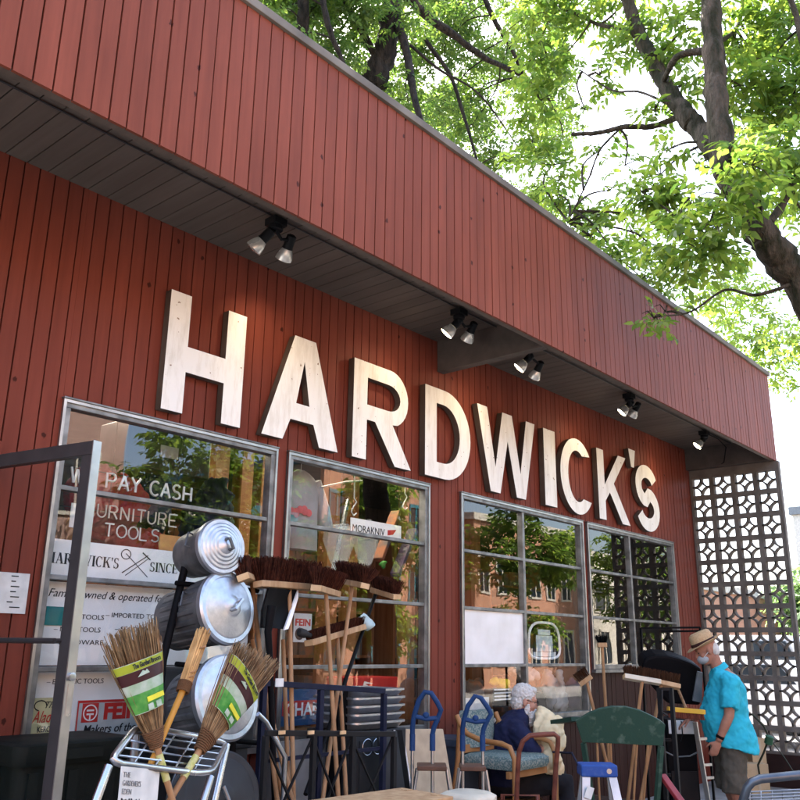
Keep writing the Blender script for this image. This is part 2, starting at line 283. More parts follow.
def text(s, size, m, parent, o, X=(1, 0, 0), Y=(0, 0, 1), bold=0., shear=0., depth=.0015, name='lettering', align='LEFT', width=None, spacing=1.):
    cu = bpy.data.curves.new('t', 'FONT'); cu.body = s; cu.size = size; cu.shear = shear; cu.offset = bold * size; cu.extrude = depth / 2; cu.align_x = align; cu.resolution_u = 3; cu.space_character = spacing
    t = bpy.data.objects.new('t', cu); COL.objects.link(t)
    dg = bpy.context.evaluated_depsgraph_get(); dg.update()
    me = bpy.data.meshes.new_from_object(t.evaluated_get(dg)); bpy.data.objects.remove(t)
    X, Y, o = Vector(X).normalized(), Vector(Y).normalized(), Vector(o); Z = X.cross(Y)
    n = len(me.vertices); co = np.empty(n * 3); me.vertices.foreach_get('co', co); co = co.reshape(-1, 3)
    if width and n:
        w = co[:, 0].max() - co[:, 0].min(); co[:, 0] *= width / w
    org = ORG.get(parent.name, Vector()) if parent else Vector()
    wd = np.array(o - org)[None] + co[:, :1] * np.array(X)[None] + co[:, 1:2] * np.array(Y)[None] + co[:, 2:] * np.array(Z)[None]
    me.vertices.foreach_set('co', wd.ravel()); me.materials.clear(); me.materials.append(M[m]); me.update()
    ob = bpy.data.objects.new(name, me); COL.objects.link(ob)
    if parent: ob.parent = parent; ORG[ob.name] = org
    return ob
def arc(cx, cy, rx, ry, a0, a1, n=14):
    return [(cx + rx * math.cos(math.radians(a0 + (a1 - a0) * i / n)), cy + ry * math.sin(math.radians(a0 + (a1 - a0) * i / n))) for i in range(n + 1)]
def frame_from(z, up=(0, 0, 1)):
    z = Vector(z).normalized(); up = Vector(up)
    x = up.cross(z).normalized(); y = z.cross(x); return Matrix((x, y, z)).transposed()
# ================================================================ SETTING
D = 4.8
def sheet(name, x0, x1, y0, y1, z, m):
    mb = MB(); mb.add([(x0, y0, z), (x1, y0, z), (x1, y1, z), (x0, y1, z)], [(0, 1, 2, 3)]); return mb.build(name, m, kind='structure')
sheet('ground', -400, 600, -400, 400, -.15, 'asphalt')
sheet('road', -60, 120, -9.2, -.6, -.14, 'asphalt')
MB().b2((-60, -.6, -.3), (120, 14, 0)).build('sidewalk', 'concrete', kind='structure')
MB().b2((-60, -.75, -.3), (120, -.603, .004)).build('kerb', 'concrete', kind='structure')
MB().b2((-60, -13.5, -.3), (120, -9.2, 0)).build('far_pavement', 'concrete', kind='structure')
# ================================================================ STORE BUILDING
B = thing('store_building', 'red board clad shop building with a deep overhanging fascia and wide shop windows', 'building', (5, 4.8, 0))
WIN = [(2.455, 4.152, .955, 3.027, [], [2.497, 1.977, 1.468]), (4.277, 5.97, .955, 3.027, [], [2.497, 1.977, 1.468]),
       (6.456, 8.76, .955, 3.027, [7.537], [2.497, 1.977, 1.468]), (8.872, 11.23, 1.42, 3.027, [9.955], [2.497, 1.977])]
DOOR = (.95, 2.12, .0, 2.70)
def boards(mb, x0, x1, z0, z1, y, th, pitch, gap, holes=(), xf=None):
    rnd = random.Random(3)
    k = 0; x = x0
    while x < x1 - .01:
        w = pitch; a, b = x, min(x + w, x1) - gap
        cuts = sorted({a, b} | {h for hl in holes for h in (hl[0], hl[1]) if a < h < b})
        for ca, cb in zip(cuts[:-1], cuts[1:]):
            if cb - ca < .004: continue
            mid = (ca + cb) / 2; segs = [(z0, z1)]
            for hl in holes:
                if hl[0] < mid < hl[1]:
                    ns = []
                    for s0, s1 in segs:
                        if hl[3] <= s0 or hl[2] >= s1: ns.append((s0, s1)); continue
                        if hl[2] > s0: ns.append((s0, hl[2]))
                        if hl[3] < s1: ns.append((hl[3], s1))
                    segs = ns
            off = rnd.uniform(-.0018, .0018)
            for s0, s1 in segs:
                if s1 - s0 > .01: mb.b2((ca, y + off, s0), (cb, y + th, s1))
        x += w
holes = [w[:4] for w in WIN] + [DOOR]
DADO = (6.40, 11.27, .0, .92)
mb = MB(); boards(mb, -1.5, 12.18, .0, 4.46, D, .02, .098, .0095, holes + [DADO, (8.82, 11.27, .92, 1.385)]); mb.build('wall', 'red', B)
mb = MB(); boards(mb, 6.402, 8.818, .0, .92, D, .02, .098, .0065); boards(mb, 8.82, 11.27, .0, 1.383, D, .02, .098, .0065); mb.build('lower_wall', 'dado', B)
mb = MB()  # dark sheathing behind the board joints
xs = sorted({-1.5, 12.18} | {h for hl in holes for h in hl[:2]})
for a, b in zip(xs[:-1], xs[1:]):
    mid = (a + b) / 2; h = [q for q in holes if q[0] < mid < q[1]]
    if not h: mb.b2((a, D + .022, 0), (b, D + .10, 4.46))
    else:
        if h[0][2] > .02: mb.b2((a, D + .022, 0), (b, D + .10, h[0][2]))
        mb.b2((a, D + .022, h[0][3]), (b, D + .10, 4.46))
mb.build('wall_sheathing', 'groove', B)
YF = 3.57
mb = MB(); boards(mb, -1.5, 12.08, 4.142, 5.36, YF, .02, .0995, .0095)
rn = random.Random(5); y = YF + .02
while y < 5.6:  # return of the fascia at its far end
    mb.b2((12.06, y, 4.142), (12.08, y + .093, 5.36)); y += .0995
mb.build('fascia', 'redf', B)
mb = MB(); mb.b2((-1.5, YF + .022, 4.168), (12.055, YF + .07, 5.355)); mb.build('fascia_backing', 'groove', B); MB().b2((-1.5, YF + .0215, 4.143), (12.055, YF + .07, 4.166)).build('fascia_trim', 'soffit', B)
mb = MB(); mb.b2((-1.5, YF - .025, 5.362), (12.11, YF + .16, 5.425)); mb.b2((11.95, YF + .162, 5.362), (12.11, 9.3, 5.425)); mb.build('coping', 'coping', B, bevel=.004)
mb = MB(); x = -1.5
while x < 12.0:
    mb.b2((x, YF + .072, 4.446), (x + .128, D - .002, 4.462)); x += .136
mb.build('soffit', 'soffit', B)
MB().b2((-1.5, YF + .072, 4.466), (12.05, 9.3, 4.60)).build('roof', 'groove', B)
MB().tube([(-1.5, 4.115, 4.43), (11.93, 4.115, 4.436)], .007, 8).build('conduit', 'bronze', B, smooth=60)
for x in (6.115, 11.94): MB().b2((x, YF + .072, 4.142), (x + .10, D - .002, 4.4455)).build('beam', 'beam', B, bevel=.004)
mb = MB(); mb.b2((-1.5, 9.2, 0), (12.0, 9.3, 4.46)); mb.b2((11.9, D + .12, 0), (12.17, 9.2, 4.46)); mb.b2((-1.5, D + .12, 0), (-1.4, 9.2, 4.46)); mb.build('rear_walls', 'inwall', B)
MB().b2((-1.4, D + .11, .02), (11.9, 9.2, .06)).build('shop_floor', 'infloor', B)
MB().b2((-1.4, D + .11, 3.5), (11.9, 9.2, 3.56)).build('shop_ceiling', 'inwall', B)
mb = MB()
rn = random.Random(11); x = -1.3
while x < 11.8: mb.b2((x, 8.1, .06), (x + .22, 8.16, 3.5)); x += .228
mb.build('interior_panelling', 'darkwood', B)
for (x0, x1, z0, z1, vs, hs) in WIN:
    mb = MB(); f = .048; y0, y1 = D - .022, D + .05
    mb.b2((x0, y0, z1 - f), (x1, y1, z1)); mb.b2((x0, y0, z0), (x1, y1, z0 + f))
    mb.b2((x0, y0, z0 + f), (x0 + f, y1, z1 - f)); mb.b2((x1 - f, y0, z0 + f), (x1, y1, z1 - f))
    for v in vs: mb.b2((v - .02, y0 + .006, z0 + f), (v + .02, y1, z1 - f))
    cells = [x0 + f] + [c for v in vs for c in (v - .0205, v + .0205)] + [x1 - f]
    for h in hs:
        for i in range(0, len(cells), 2): mb.b2((cells[i], y0 + .008, h - .014), (cells[i + 1], y1 - .002, h + .014))
    # drip cap over the head, small steps give the frame its double line
    mb.b2((x0 - .012, y0 - .02, z1 + .001), (x1 + .012, y0 + .02, z1 + .014))
    w = mb.build('window', 'alud', B, bevel=.003)
    mb = MB(); mb.b2((x0 - .008, y0 - .012, z0 + .0), (x0 + .010, y0 - .001, z1)); mb.b2((x1 - .010, y0 - .012, z0), (x1 + .008, y0 - .001, z1)); mb.b2((x0 + .011, y0 - .012, z1 - .018), (x1 - .011, y0 - .001, z1)); mb.build('frame_edge', 'alu', w)
    mb = MB(); mb.b2((x0 + .03, D + .015, z0 + .03), (x1 - .03, D + .021, z1 - .03)); mb.build('pane', 'glass', w)
    mb = MB(); mb.b2((x0 - .02, D - .06, z0 - .035), (x1 + .02, D - .003, z0 - .002)); mb.build('sill', 'alud', w)
# door: opening with trim, leaf swung out
mb = MB(); mb.b2((2.0, D - .03, 0), (2.118, D + .02, 2.698)); mb.b2((.955, D - .03, 2.60), (1.998, D + .02, 2.698)); mb.b2((.955, D - .03, 0), (1.06, D + .02, 2.598)); mb.build('door_trim', 'red', B)
hx, hy = 2.0, 4.74; ex, ey = 2.172, 3.85
dv = Vector((ex - hx, ey - hy, 0)); dl = dv.length; dv.normalize(); dn = Vector((dv.y, -dv.x, 0))
def dp(s, z, n=0): return Vector((hx, hy, 0)) + dv * s + dn * n + Vector((0, 0, z))
RD = Matrix((dv, -dn, Vector((0, 0, 1)))).transposed()
ztop = 2.575
mb = MB()
mb.box(dp(dl / 2, ztop - .035), (dl, .045, .07), RD); mb.box(dp(.04, ztop / 2 - .035), (.08, .045, ztop - .07), RD); mb.box(dp(dl - .036, ztop / 2 - .035), (.072, .045, ztop - .07), RD); mb.box(dp(dl / 2, .18), (dl - .17, .043, .30), RD)
dr = mb.build('door', 'bronze', B, bevel=.003)
mb = MB(); mb.box(dp(dl + .0035, ztop / 2), (.006, .05, ztop), RD); mb.build('door_edge', 'alu', dr)
mb = MB(); mb.box(dp(dl / 2, 1.42), (dl - .16, .006, 2.17), RD); mb.build('pane', 'doorglass', dr)
zb = P(60, 641, 4.0).z
mb = MB(); mb.tube([dp(.06, zb, .05), dp(dl - .07, zb, .05)], .013); mb.tube([dp(.06, zb, .0), dp(.06, zb, .05)], .012); mb.tube([dp(dl - .07, zb, 0), dp(dl - .07, zb, .05)], .012); mb.build('push_bar', 'bronze', dr, smooth=40)
mb = MB(); mb.lathe([(.019, 0), (.019, .012), (.012, .014)], dp(dl + .007, 1.46), dv, 14); mb.box(dp(dl + .008, 1.36), (.004, .022, .14), RD); mb.build('lock', 'chrome', dr, smooth=40)
# ---------------------------------------------------------------- sign letters
def letter(ch, x0, x1, z0=3.098, z1=3.942, ap=None):
    W = x1 - x0; H = z1 - z0; t = .168; loops = []
    if ch == 'H': loops = [[(0, 0), (t, 0), (t, .345 * H), (W - t, .345 * H), (W - t, 0), (W, 0), (W, H), (W - t, H), (W - t, .56 * H), (t, .56 * H), (t, H), (0, H)]]
    if ch == 'A':
        c = W / 2; a = .112
        loops = [[(0, 0), (.205, 0), (.275, .2 * H), (W - .275, .2 * H), (W - .205, 0), (W, 0), (c + a, H), (c - a, H)], [(.325, .36 * H), (c, .775 * H), (W - .325, .36 * H)]]
    if ch == 'R':
        r = .285 * H
        loops = [[(0, 0), (t, 0), (t, .405 * H), (.27, .405 * H), (W - .215, 0), (W, 0), (W - .25, .425 * H)] + arc(W - .045 - r, H - r - .01, r, r + .01, -65, 90, 14)[0:] + [(0, H)],
                 [(t, .56 * H)] + arc(W - .045 - r - .02, .70 * H, .155, .14 * H, -90, 90, 12) + [(t, .84 * H)]]
    if ch == 'D':
        loops = [[(0, 0)] + arc(W - .40, H / 2, .40, H / 2, -90, 90, 20) + [(0, H)], [(t, .17 * H)] + arc(W - .42, H / 2, .25, .33 * H, -90, 90, 18) + [(t, .83 * H)]]
    if ch == 'W':
        a = .17; c = W / 2; b = .088
        loops = [[(0, H), (.20 * W, 0), (.36 * W, 0), (c, .66 * H), (.64 * W, 0), (.80 * W, 0), (W, H), (W - a, H), (.715 * W, .30 * H), (c + b, H), (c - b, H), (.285 * W, .30 * H), (a, H)]]
    if ch == 'I': loops = [[(0, 0), (W, 0), (W, H), (0, H)]]
    if ch == 'C':
        c = W * .5; o = arc(c, H / 2, c, H / 2 + .015, 38, 322, 34); i = arc(c, H / 2, c - t, H / 2 - .125, 322, 38, 30)
        loops = [o + i[2:-2]]
    if ch == 'K': loops = [[(0, 0), (t, 0), (t, .27 * H), (.29, .41 * H), (W - .21, 0), (W, 0), (.405, .555 * H), (W - .03, H), (W - .235, H), (t, .50 * H), (t, H), (0, H)]]
    if ch == "'": loops = [[(.05, 0), (.13, 0), (.19, H), (0, H)]]
    if ch == 'S':
        # centre line of an S, thickened
        cx = W / 2; r1 = W / 2 - t / 2 - .02; r2 = W / 2 - t / 2; q = H / 4
        top = arc(cx, H - t / 2 - q + t * .1, r1, q - t * .12, 22, 270, 22); bot = arc(cx, q - t * .02 + t / 2 - t * .1, r2, q - t * .06, 90, -158, 22)
        top = [(x, y + (.012 if y > H * .6 else 0)) for x, y in top]
        cl = top[:-1] + [((top[-1][0] + bot[0][0]) / 2, (top[-1][1] + bot[0][1]) / 2)] + bot[1:]
        L, Rr = [], []
        for k in range(len(cl)):
            a = cl[max(0, k - 1)]; b = cl[min(len(cl) - 1, k + 1)]; dx, dy = b[0] - a[0], b[1] - a[1]; l = math.hypot(dx, dy); nx, ny = -dy / l * t / 2, dx / l * t / 2
            L.append((cl[k][0] + nx, cl[k][1] + ny)); Rr.append((cl[k][0] - nx, cl[k][1] - ny))
        loops = [L + Rr[::-1]]
    cu = bpy.data.curves.new('l', 'CURVE'); cu.dimensions = '2D'; cu.fill_mode = 'BOTH'; cu.extrude = .032
    for lp in loops:
        s = cu.splines.new('POLY'); s.points.add(len(lp) - 1); s.use_cyclic_u = True
        for p, q in zip(s.points, lp): p.co = (q[0], q[1], 0, 1)
    t_ = bpy.data.objects.new('l', cu); COL.objects.link(t_); dg = bpy.context.evaluated_depsgraph_get(); dg.update()
    me = bpy.data.meshes.new_from_object(t_.evaluated_get(dg)); bpy.data.objects.remove(t_)
    for v in me.vertices: x, y, z = v.co; v.co = (x, -z, y)
    me.materials.clear(); me.materials.append(M['white']); me.materials.append(M['letterside']); me.update()
    for p in me.polygons: p.material_index = 0 if p.normal.y < -.8 else 1
    ob = bpy.data.objects.new('sign_letter', me); COL.objects.link(ob); ob.location = (x0, 4.752, z0)
    nm = 'apostrophe' if ch == "'" else 'letter ' + ch
    if ch == "'": lb = 'small white apostrophe of the big shop sign, between K and S'
    else: lb = 'big white %s of the shop sign on the red wall' % nm
    tag(ob, lb, 'sign letter', 'letters of the shop name sign')
for a in (('H', 3.085, 3.745), ('A', 3.945, 4.735), ('R', 4.90, 5.645), ('D', 5.842, 6.535), ('W', 6.655, 7.71), ('I', 7.885, 8.125), ('C', 8.225, 8.985), ('K', 9.085, 9.875), ("'", 9.94, 10.13, 3.86, 4.09), ('S', 10.07, 10.755)): letter(*a)
# ---------------------------------------------------------------- twin spotlights
SP = [((276, 224), [((259, 243), 0), ((286, 252), 0)], 'nearest twin spotlight, above the sign letter H'), ((459, 317), [((451, 329), 1), ((469, 335), 0)], 'twin spotlight just before the taupe soffit beam'),
      ((529, 361), [((523, 364), 1), ((536, 373), 0)], 'twin spotlight close behind the taupe soffit beam'), ((629, 398), [((625, 409), 1), ((634, 412), 0)], 'twin spotlight high above the sign letter K'),
      ((704, 433), [((700, 443), 1)], 'farthest spotlight with one lit lamp, beside the breeze block screen')]
LIT = []
for (mx, my), heads, lb in SP:
    c = P(mx, my, 4.12); c.z = 4.40
    t = thing('spotlight', lb, 'spotlight', c, 'spotlights under the overhang')
    mb = MB(); mb.b2((c.x - .055, c.y - .055, 4.37), (c.x + .055, c.y + .055, 4.424)); mb.lathe([(.05, 0), (.05, .03)], (c.x, c.y, 4.34), n=16); mb.build('mounting_box', 'blackst', t, bevel=.004)
    for k, ((hx_, hy_), lit) in enumerate(heads):
        h = P(hx_, hy_, 4.20)
        d = Vector((-.30 if k == 0 else .16, .55, -.62)).normalized() if len(heads) > 1 else Vector((-.35, .5, -.6)).normalized()
        a = h - d * .09; e = h + d * .075
        mb = MB(); mb.tube([(c.x, c.y, 4.345), (a.x * .4 + c.x * .6, a.y * .4 + c.y * .6, 4.30), a], .012); mb.lathe([(.02, -.04), (.034, -.03), (.036, .05), (.040, .06), (.0405, .062)], a, d, 18); hd = mb.build('lamp_head', 'blackst', t, smooth=35); mb = MB(); mb.lathe([(.038, .0625), (.050, .09), (.060, .12), (.062, .145), (.059, .149)], a, d, 20, cap=False); mb.build('reflector', 'lampoff', hd, smooth=35)
        fc = MB(); fc.lathe([(.0001, .010), (.03, .007), (.05, .002), (.0585, -.004)], a + d * .149, d, 18, cap=False); fc.build('bulb', 'lampglass' if lit else 'lampoff', hd, smooth=60)
        if lit: LIT.append((a + d * .17, d))
for k, (p, d) in enumerate(LIT + [(P(286, 252, 4.2) + Vector((.1, .1, -.1)), Vector((.25, .6, -.6)))]):
    li = bpy.data.lights.new('spot_bulb', 'SPOT'); li.energy = 2.0; li.color = (1, .78, .52); li.spot_size = math.radians(95); li.spot_blend = .9; li.shadow_soft_size = .05
    o = bpy.data.objects.new('spot_bulb', li); COL.objects.link(o); o.location = p; o.rotation_euler = d.to_track_quat('-Z', 'Y').to_euler()
mb = MB(); pts = [P(705, 432, 4.1), P(718, 437, 4.1), P(726, 447, 4.12), P(724, 462, 4.2), P(718, 466, 4.4)]
for p in pts[:3]: p.z = min(p.z, 4.40)
tag(mb.tube(pts, .008, 6).build('lamp_cable', 'blackst', smooth=60), 'dark drooping cable of the farthest spotlight under the overhang', 'cable')
# ---------------------------------------------------------------- breeze block screen
mb = MB(); bs = .3045; nr = 12; x0, x1 = 12.02, 12.12
cols = [4.785 - k * .304 for k in range(5)]
for c in range(4):
    ya, yb = cols[c + 1], cols[c]
    for r in range(nr):
        zt = 4.045 - r * bs; zb = zt - bs; e = .031
        mb.b2((x0, ya, zb), (x1, ya + e, zt)); mb.b2((x0, yb - e, zb), (x1, yb, zt)); mb.b2((x0, ya + e, zb), (x1, yb - e, zb + e)); mb.b2((x0, ya + e, zt - e), (x1, yb - e, zt))
        oy, oz, w = ya + e, zb + e, .304 - 2 * e; R_ = w * .55; th = .019
        for sy, sz in ((0, 0), (1, 0), (1, 1), (0, 1)):
            cy, cz = oy + sy * w, oz + sz * w; dy, dz = (1 - 2 * sy), (1 - 2 * sz)
            n = 7
            for i in range(n):
                a, b = PI / 2 * i / n, PI / 2 * (i + 1) / n
                q = [(cy + dy * rr * math.cos(tt), cz + dz * rr * math.sin(tt)) for rr, tt in ((R_ - th, a), (R_, a), (R_, b), (R_ - th, b))]
                mb.add([(x0 + .004, *p) for p in q] + [(x1 - .004, *p) for p in q], [(0, 1, 2, 3), (7, 6, 5, 4), (0, 4, 5, 1), (1, 5, 6, 2), (2, 6, 7, 3), (3, 7, 4, 0)])
mb.b2((12.03, 3.545, .39), (12.11, 3.566, 4.14)); mb.b2((12.035, 3.57, 4.047), (12.11, 4.79, 4.14)); tag(mb.build('breeze_block_screen', 'block'), 'tall open breeze block screen of four columns at the end of the shop front', 'screen')
mb = MB(); mb.b2((12.0, 3.52, 0), (12.16, 4.79, .388)); 
tag(mb.build('screen_base', 'maroon'), 'low dark maroon wall under the breeze block screen', 'wall')
# ================================================================ SHOP WINDOW DISPLAY
def panel(name, label, cat, x0, x1, z0, z1, y, m, th=.008, group=None):
    o = thing(name, label, cat, ((x0 + x1) / 2, y, z0), group); MB().b2((x0, y, z0), (x1, y + th, z1)).build('board', m, o); return o
def serif(s, x0, x1, z0, h, y, m, parent, name='lettering'):
    T, t = .23, .085
    def stem(x, w=T, a=0., b=1.): 
        r = [[(x, a), (x + w, a), (x + w, b), (x, b)]]
        if a == 0: r.append([(x - .08, 0), (x + w + .08, 0), (x + w + .08, .05), (x - .08, .05)])
        if b == 1: r.append([(x - .08, .95), (x + w + .08, .95), (x + w + .08, 1), (x - .08, 1)])
        return r
    def diag(xa, xb, w, a=0., b=1.): return [[(xa, a), (xa + w, a), (xb + w, b), (xb, b)]]
    def band(cx, cy, ox, oy, ix, iy, a0, a1, n=10):
        o = arc(cx, cy, ox, oy, a0, a1, n); i = arc(cx, cy, ix, iy, a0, a1, n)
        return [[o[k], o[k + 1], i[k + 1], i[k]] for k in range(n)]
    def rect(a, b, c, d): return [[(a, b), (c, b), (c, d), (a, d)]]
    G = {'H': (.98, stem(.1) + stem(.66) + rect(.29, .47, .66, .54)), 'A': (.95, diag(.12, .42, t) + diag(.66, .36, T) + rect(.22, .28, .68, .34) + rect(.02, 0, .3, .05) + rect(.58, 0, .93, .05)),
         'R': (.92, stem(.1) + band(.42, .73, .30, .27, .13, .21, -90, 90) + rect(.29, .94, .42, 1) + rect(.29, .46, .42, .52) + diag(.70, .40, T, 0, .48) + rect(.68, 0, .93, .05)),
         'D': (.95, stem(.1) + band(.42, .5, .46, .5, .26, .44, -90, 90, 14) + rect(.29, .94, .42, 1) + rect(.29, 0, .42, .06)),
         'W': (1.32, diag(.33, .10, T) + diag(.36, .62, t) + diag(.80, .56, T) + diag(.84, 1.13, t) + rect(.0, .95, .36, 1) + rect(1.02, .95, 1.28, 1)), 'I': (.42, stem(.11)),
         'C': (.88, band(.47, .5, .42, .52, .21, .455, 45, 315, 18) + rect(.74, .68, .80, .98)), 'K': (.98, stem(.1) + diag(.30, .70, t * 1.3, .42, 1) + diag(.70, .36, T, 0, .62) + rect(.60, .95, .92, 1) + rect(.64, 0, .96, .05)),
         "'": (.3, [[(.10, .65), (.16, .65), (.24, 1), (.06, 1)]]), 'S': (.74, band(.36, .74, .30, .27, .13, .20, 30, 270, 12) + band(.36, .26, .33, .28, .14, .21, -150, 90, 12) + rect(.58, .72, .63, .99) + rect(.06, 0, .11, .3)),
         'N': (.98, stem(.1, t) + stem(.78, t) + diag(.64, .12, T)), 'E': (.84, stem(.1) + rect(.29, .94, .72, 1) + rect(.29, 0, .74, .06) + rect(.29, .47, .56, .54) + rect(.68, .78, .74, 1) + rect(.7, 0, .76, .24) + rect(.54, .38, .58, .64)),
         '1': (.6, stem(.2, T, 0, .995) + diag(.04, .2, .06, .78, .95)), '9': (.72, band(.35, .68, .31, .32, .14, .25, 0, 360, 16) + band(.28, .56, .38, .56, .22, .5, -80, 20, 8)), '3': (.7, band(.3, .75, .30, .25, .14, .19, -90, 150, 10) + band(.3, .27, .34, .28, .17, .21, -150, 90, 10)),
         '2': (.7, band(.32, .72, .31, .28, .13, .22, -20, 170, 10) + diag(.06, .44, T, .06, .66) + rect(.05, 0, .64, .1)), ' ': (.45, [])}
    tot = sum(G[c][0] for c in s); kx = (x1 - x0) / tot; x = x0; mb = MB()
    for c in s:
        w, ps = G[c]
        for p in ps:
            if sum(p[i][0] * p[(i + 1) % len(p)][1] - p[(i + 1) % len(p)][0] * p[i][1] for i in range(len(p))) < 0: p = p[::-1]
            q = [(x + a * kx, z0 + b * h) for a, b in p]; n = len(q)
            mb.add([(a, y, b) for a, b in q] , [tuple(range(n))])
        x += w * kx
    return mb.build(name, m, parent)
def strokes(s, x0, x1, z0, h, y, r, m, parent):
    ARC = lambda cx, cy, rx, ry, a, b: arc(cx, cy, rx, ry, a, b, 10)
    G = {'W': [[(0, 1), (.25, 0), (.5, .9), (.75, 0), (1, 1)]], 'E': [[(.8, 1), (0, 1), (0, 0), (.8, 0)], [(0, .5), (.6, .5)]], 'P': [[(0, 0), (0, 1)] + ARC(.45, .75, .3, .25, 90, -90) + [(0, .5)]],
         'A': [[(0, 0), (.42, 1), (.84, 0)], [(.2, .35), (.66, .35)]], 'Y': [[(0, 1), (.4, .5), (.8, 1)], [(.4, .5), (.4, 0)]], 'C': [ARC(.5, .5, .45, .5, 50, 310)], 'S': [ARC(.38, .75, .32, .25, 30, 270) + ARC(.38, .25, .35, .25, 90, -150)],
         'H': [[(0, 0), (0, 1)], [(.75, 0), (.75, 1)], [(0, .5), (.75, .5)]], 'F': [[(.75, 1), (0, 1), (0, 0)], [(0, .5), (.6, .5)]], 'U': [[(0, 1), (0, .35)] + ARC(.38, .35, .38, .35, 180, 360) + [(.76, 1)]],
         'R': [[(0, 0), (0, 1)] + ARC(.42, .75, .3, .25, 90, -90) + [(0, .5)], [(.4, .5), (.75, 0)]], 'N': [[(0, 0), (0, 1), (.75, 0), (.75, 1)]], 'I': [[(.1, 0), (.1, 1)]], 'T': [[(0, 1), (.8, 1)], [(.4, 1), (.4, 0)]],
         'O': [ARC(.45, .5, .45, .5, 90, 450)], 'L': [[(0, 1), (0, 0), (.65, 0)]]}
    Wd = {'W': 1, 'I': .2}; adv = [((Wd.get(c, .8) + .28) if c != ' ' else .6) for c in s]; kx = (x1 - x0) / sum(adv); x = x0; mb = MB()
    for c, a in zip(s, adv):
        for ln in G.get(c, []):
            q = [(x + p[0] * kx, y, z0 + p[1] * h) for p in ln]
            if len(q) > 6: mb.tube(q, r, 6)
            else:
                for a_, b_ in zip(q[:-1], q[1:]): mb.tube([a_, b_], r, 6)
        x += a * kx
    return mb.build('neon_tube', m, parent, smooth=60)
def xz(px, py, Y=4.87): q = P(px, py, Y); return q.x, q.z
YB = 4.872
# sign boards stacked in the first window
A_ = panel('name_board', 'white name board with black serif lettering in the first window', 'sign', 2.50, 4.06, 1.993, 2.205, YB, 'board')
xa = xz(46, 560)[0]; xb = xz(119, 567)[0]; serif("HARDWICK'S", xa, xb, 2.062, .064, YB - .0015, 'ink', A_)
xc = xz(149, 574)[0]; serif("SINCE 1932", xc, xz(199, 585)[0], 2.062, .060, YB - .0015, 'ink', A_)
cx, cz = xz(135, 564); mb = MB()  # crossed tools emblem
mb.tube([(cx - .07, YB - .002, cz + .06), (cx + .10, YB - .002, cz - .075)], .0025, 5); mb.tube([(cx - .085, YB - .002, cz - .06), (cx + .09, YB - .002, cz + .06)], .0035, 5)
mb.tube([(cx - .07 + .034 * math.cos(a), YB - .002, cz + .055 + .03 * math.sin(a)) for a in [k * PI / 7 for k in range(14)]], .003, 5, closed=True); mb.tube([(cx + .05, YB - .002, cz + .075), (cx + .11, YB - .002, cz + .035)], .004, 5); mb.tube([(cx - .06, YB - .002, cz - .075), (cx + .1, YB - .002, cz + .045)], .0025, 5); mb.build('emblem', 'greyd', A_)
B_ = panel('family_board', 'wide white board with italic family owned lettering in the first window', 'sign', 2.50, 4.06, 1.487, 1.958, YB, 'board')
xa, za = xz(48, 592); text('Family owned & operated for four generations', .066, 'ink', B_, (xa, YB - .0015, 1.872), shear=.30, width=1.27)
for s, px, py, w in (('\u2013 OLD TOOLS', 58, 615, .30), ('\u2013 NEW TOOLS', 54, 628, .30), ('\u2013 HARDWARE', 52, 641, .33), ('\u2013 IMPORTED TOOLS', 106, 614, .44), ('\u2013 SECONDHAND', 115, 628, .38)):
    a, b = xz(px, py); text(s, .04, 'ink', B_, (a, YB - .0015, b - .018), width=w)
a, b = xz(44, 625); a1, b1 = xz(64, 607)
panel('teal_notice', 'small teal square notice stuck on the family owned board', 'notice', a, a1, b, b1, YB - .008, 'tealpaper', .004)
C_ = panel('wares_board', 'white board listing wares above the tool poster in the first window', 'sign', 2.50, 4.06, .99, 1.45, YB, 'board')
for s, px, py, w in (('\u2013 ELECTRIC TOOLS', 47, 681, .36), ('\u2013 JEWELRY', 140, 681, .27)):
    a, b = xz(px, py); text(s, .04, 'ink', C_, (a, YB - .0015, b - .018), width=w)
a, b = xz(24, 742, YB - .01); a1, b1 = xz(67, 697, YB - .01)
L_ = panel('lamp_poster', 'small pale yellow lamp poster with red script low in the first window', 'poster', a, a1, b, b1, YB - .014, 'yellowp', .006)
w_ = a1 - a; hh = b1 - b
text('The', hh * .22, 'ink', L_, (a + w_ * .38, YB - .016, b + hh * .76), shear=.4); text('Aladdin', hh * .40, 'redp', L_, (a + w_ * .12, YB - .016, b + hh * .42), shear=.4, width=w_ * .82)
text('KEROSENE', hh * .19, 'ink', L_, (a + w_ * .28, YB - .016, b + hh * .20), bold=.015, width=w_ * .66); text('MANTLE', hh * .19, 'ink', L_, (a + w_ * .38, YB - .016, b + hh * .01), bold=.015, width=w_ * .52)
mb = MB(); mb.tube([(a + w_ * (.30 + .16 * math.cos(t)), YB - .0155, b + hh * (.82 + .12 * math.sin(t))) for t in [k * .5 for k in range(10)]], .003, 5); mb.build('flourish', 'ink', L_)
a, b = xz(72, 752, YB - .01); a1, b1 = xz(176, 697, YB - .01)
F_ = panel('tool_poster', 'silver poster with bold red lettering and red border behind the twig brooms', 'poster', a, a1, b, b1, YB - .016, 'silver', .006)
y_ = YB - .0175; w_ = a1 - a; hh = b1 - b
text('FEIN', hh * .43, 'redp', F_, (a + w_ * .25, y_, b + hh * .62), bold=.05, width=w_ * .36); text("Makers of the World's", hh * .24, 'ink', F_, (a + w_ * .07, y_, b + hh * .34), shear=.2, bold=.012, width=w_ * .84); text('Power Tools', hh * .24, 'ink', F_, (a + w_ * .27, y_, b + hh * .08), shear=.2, bold=.012, width=w_ * .44)
mb = MB(); e = .014
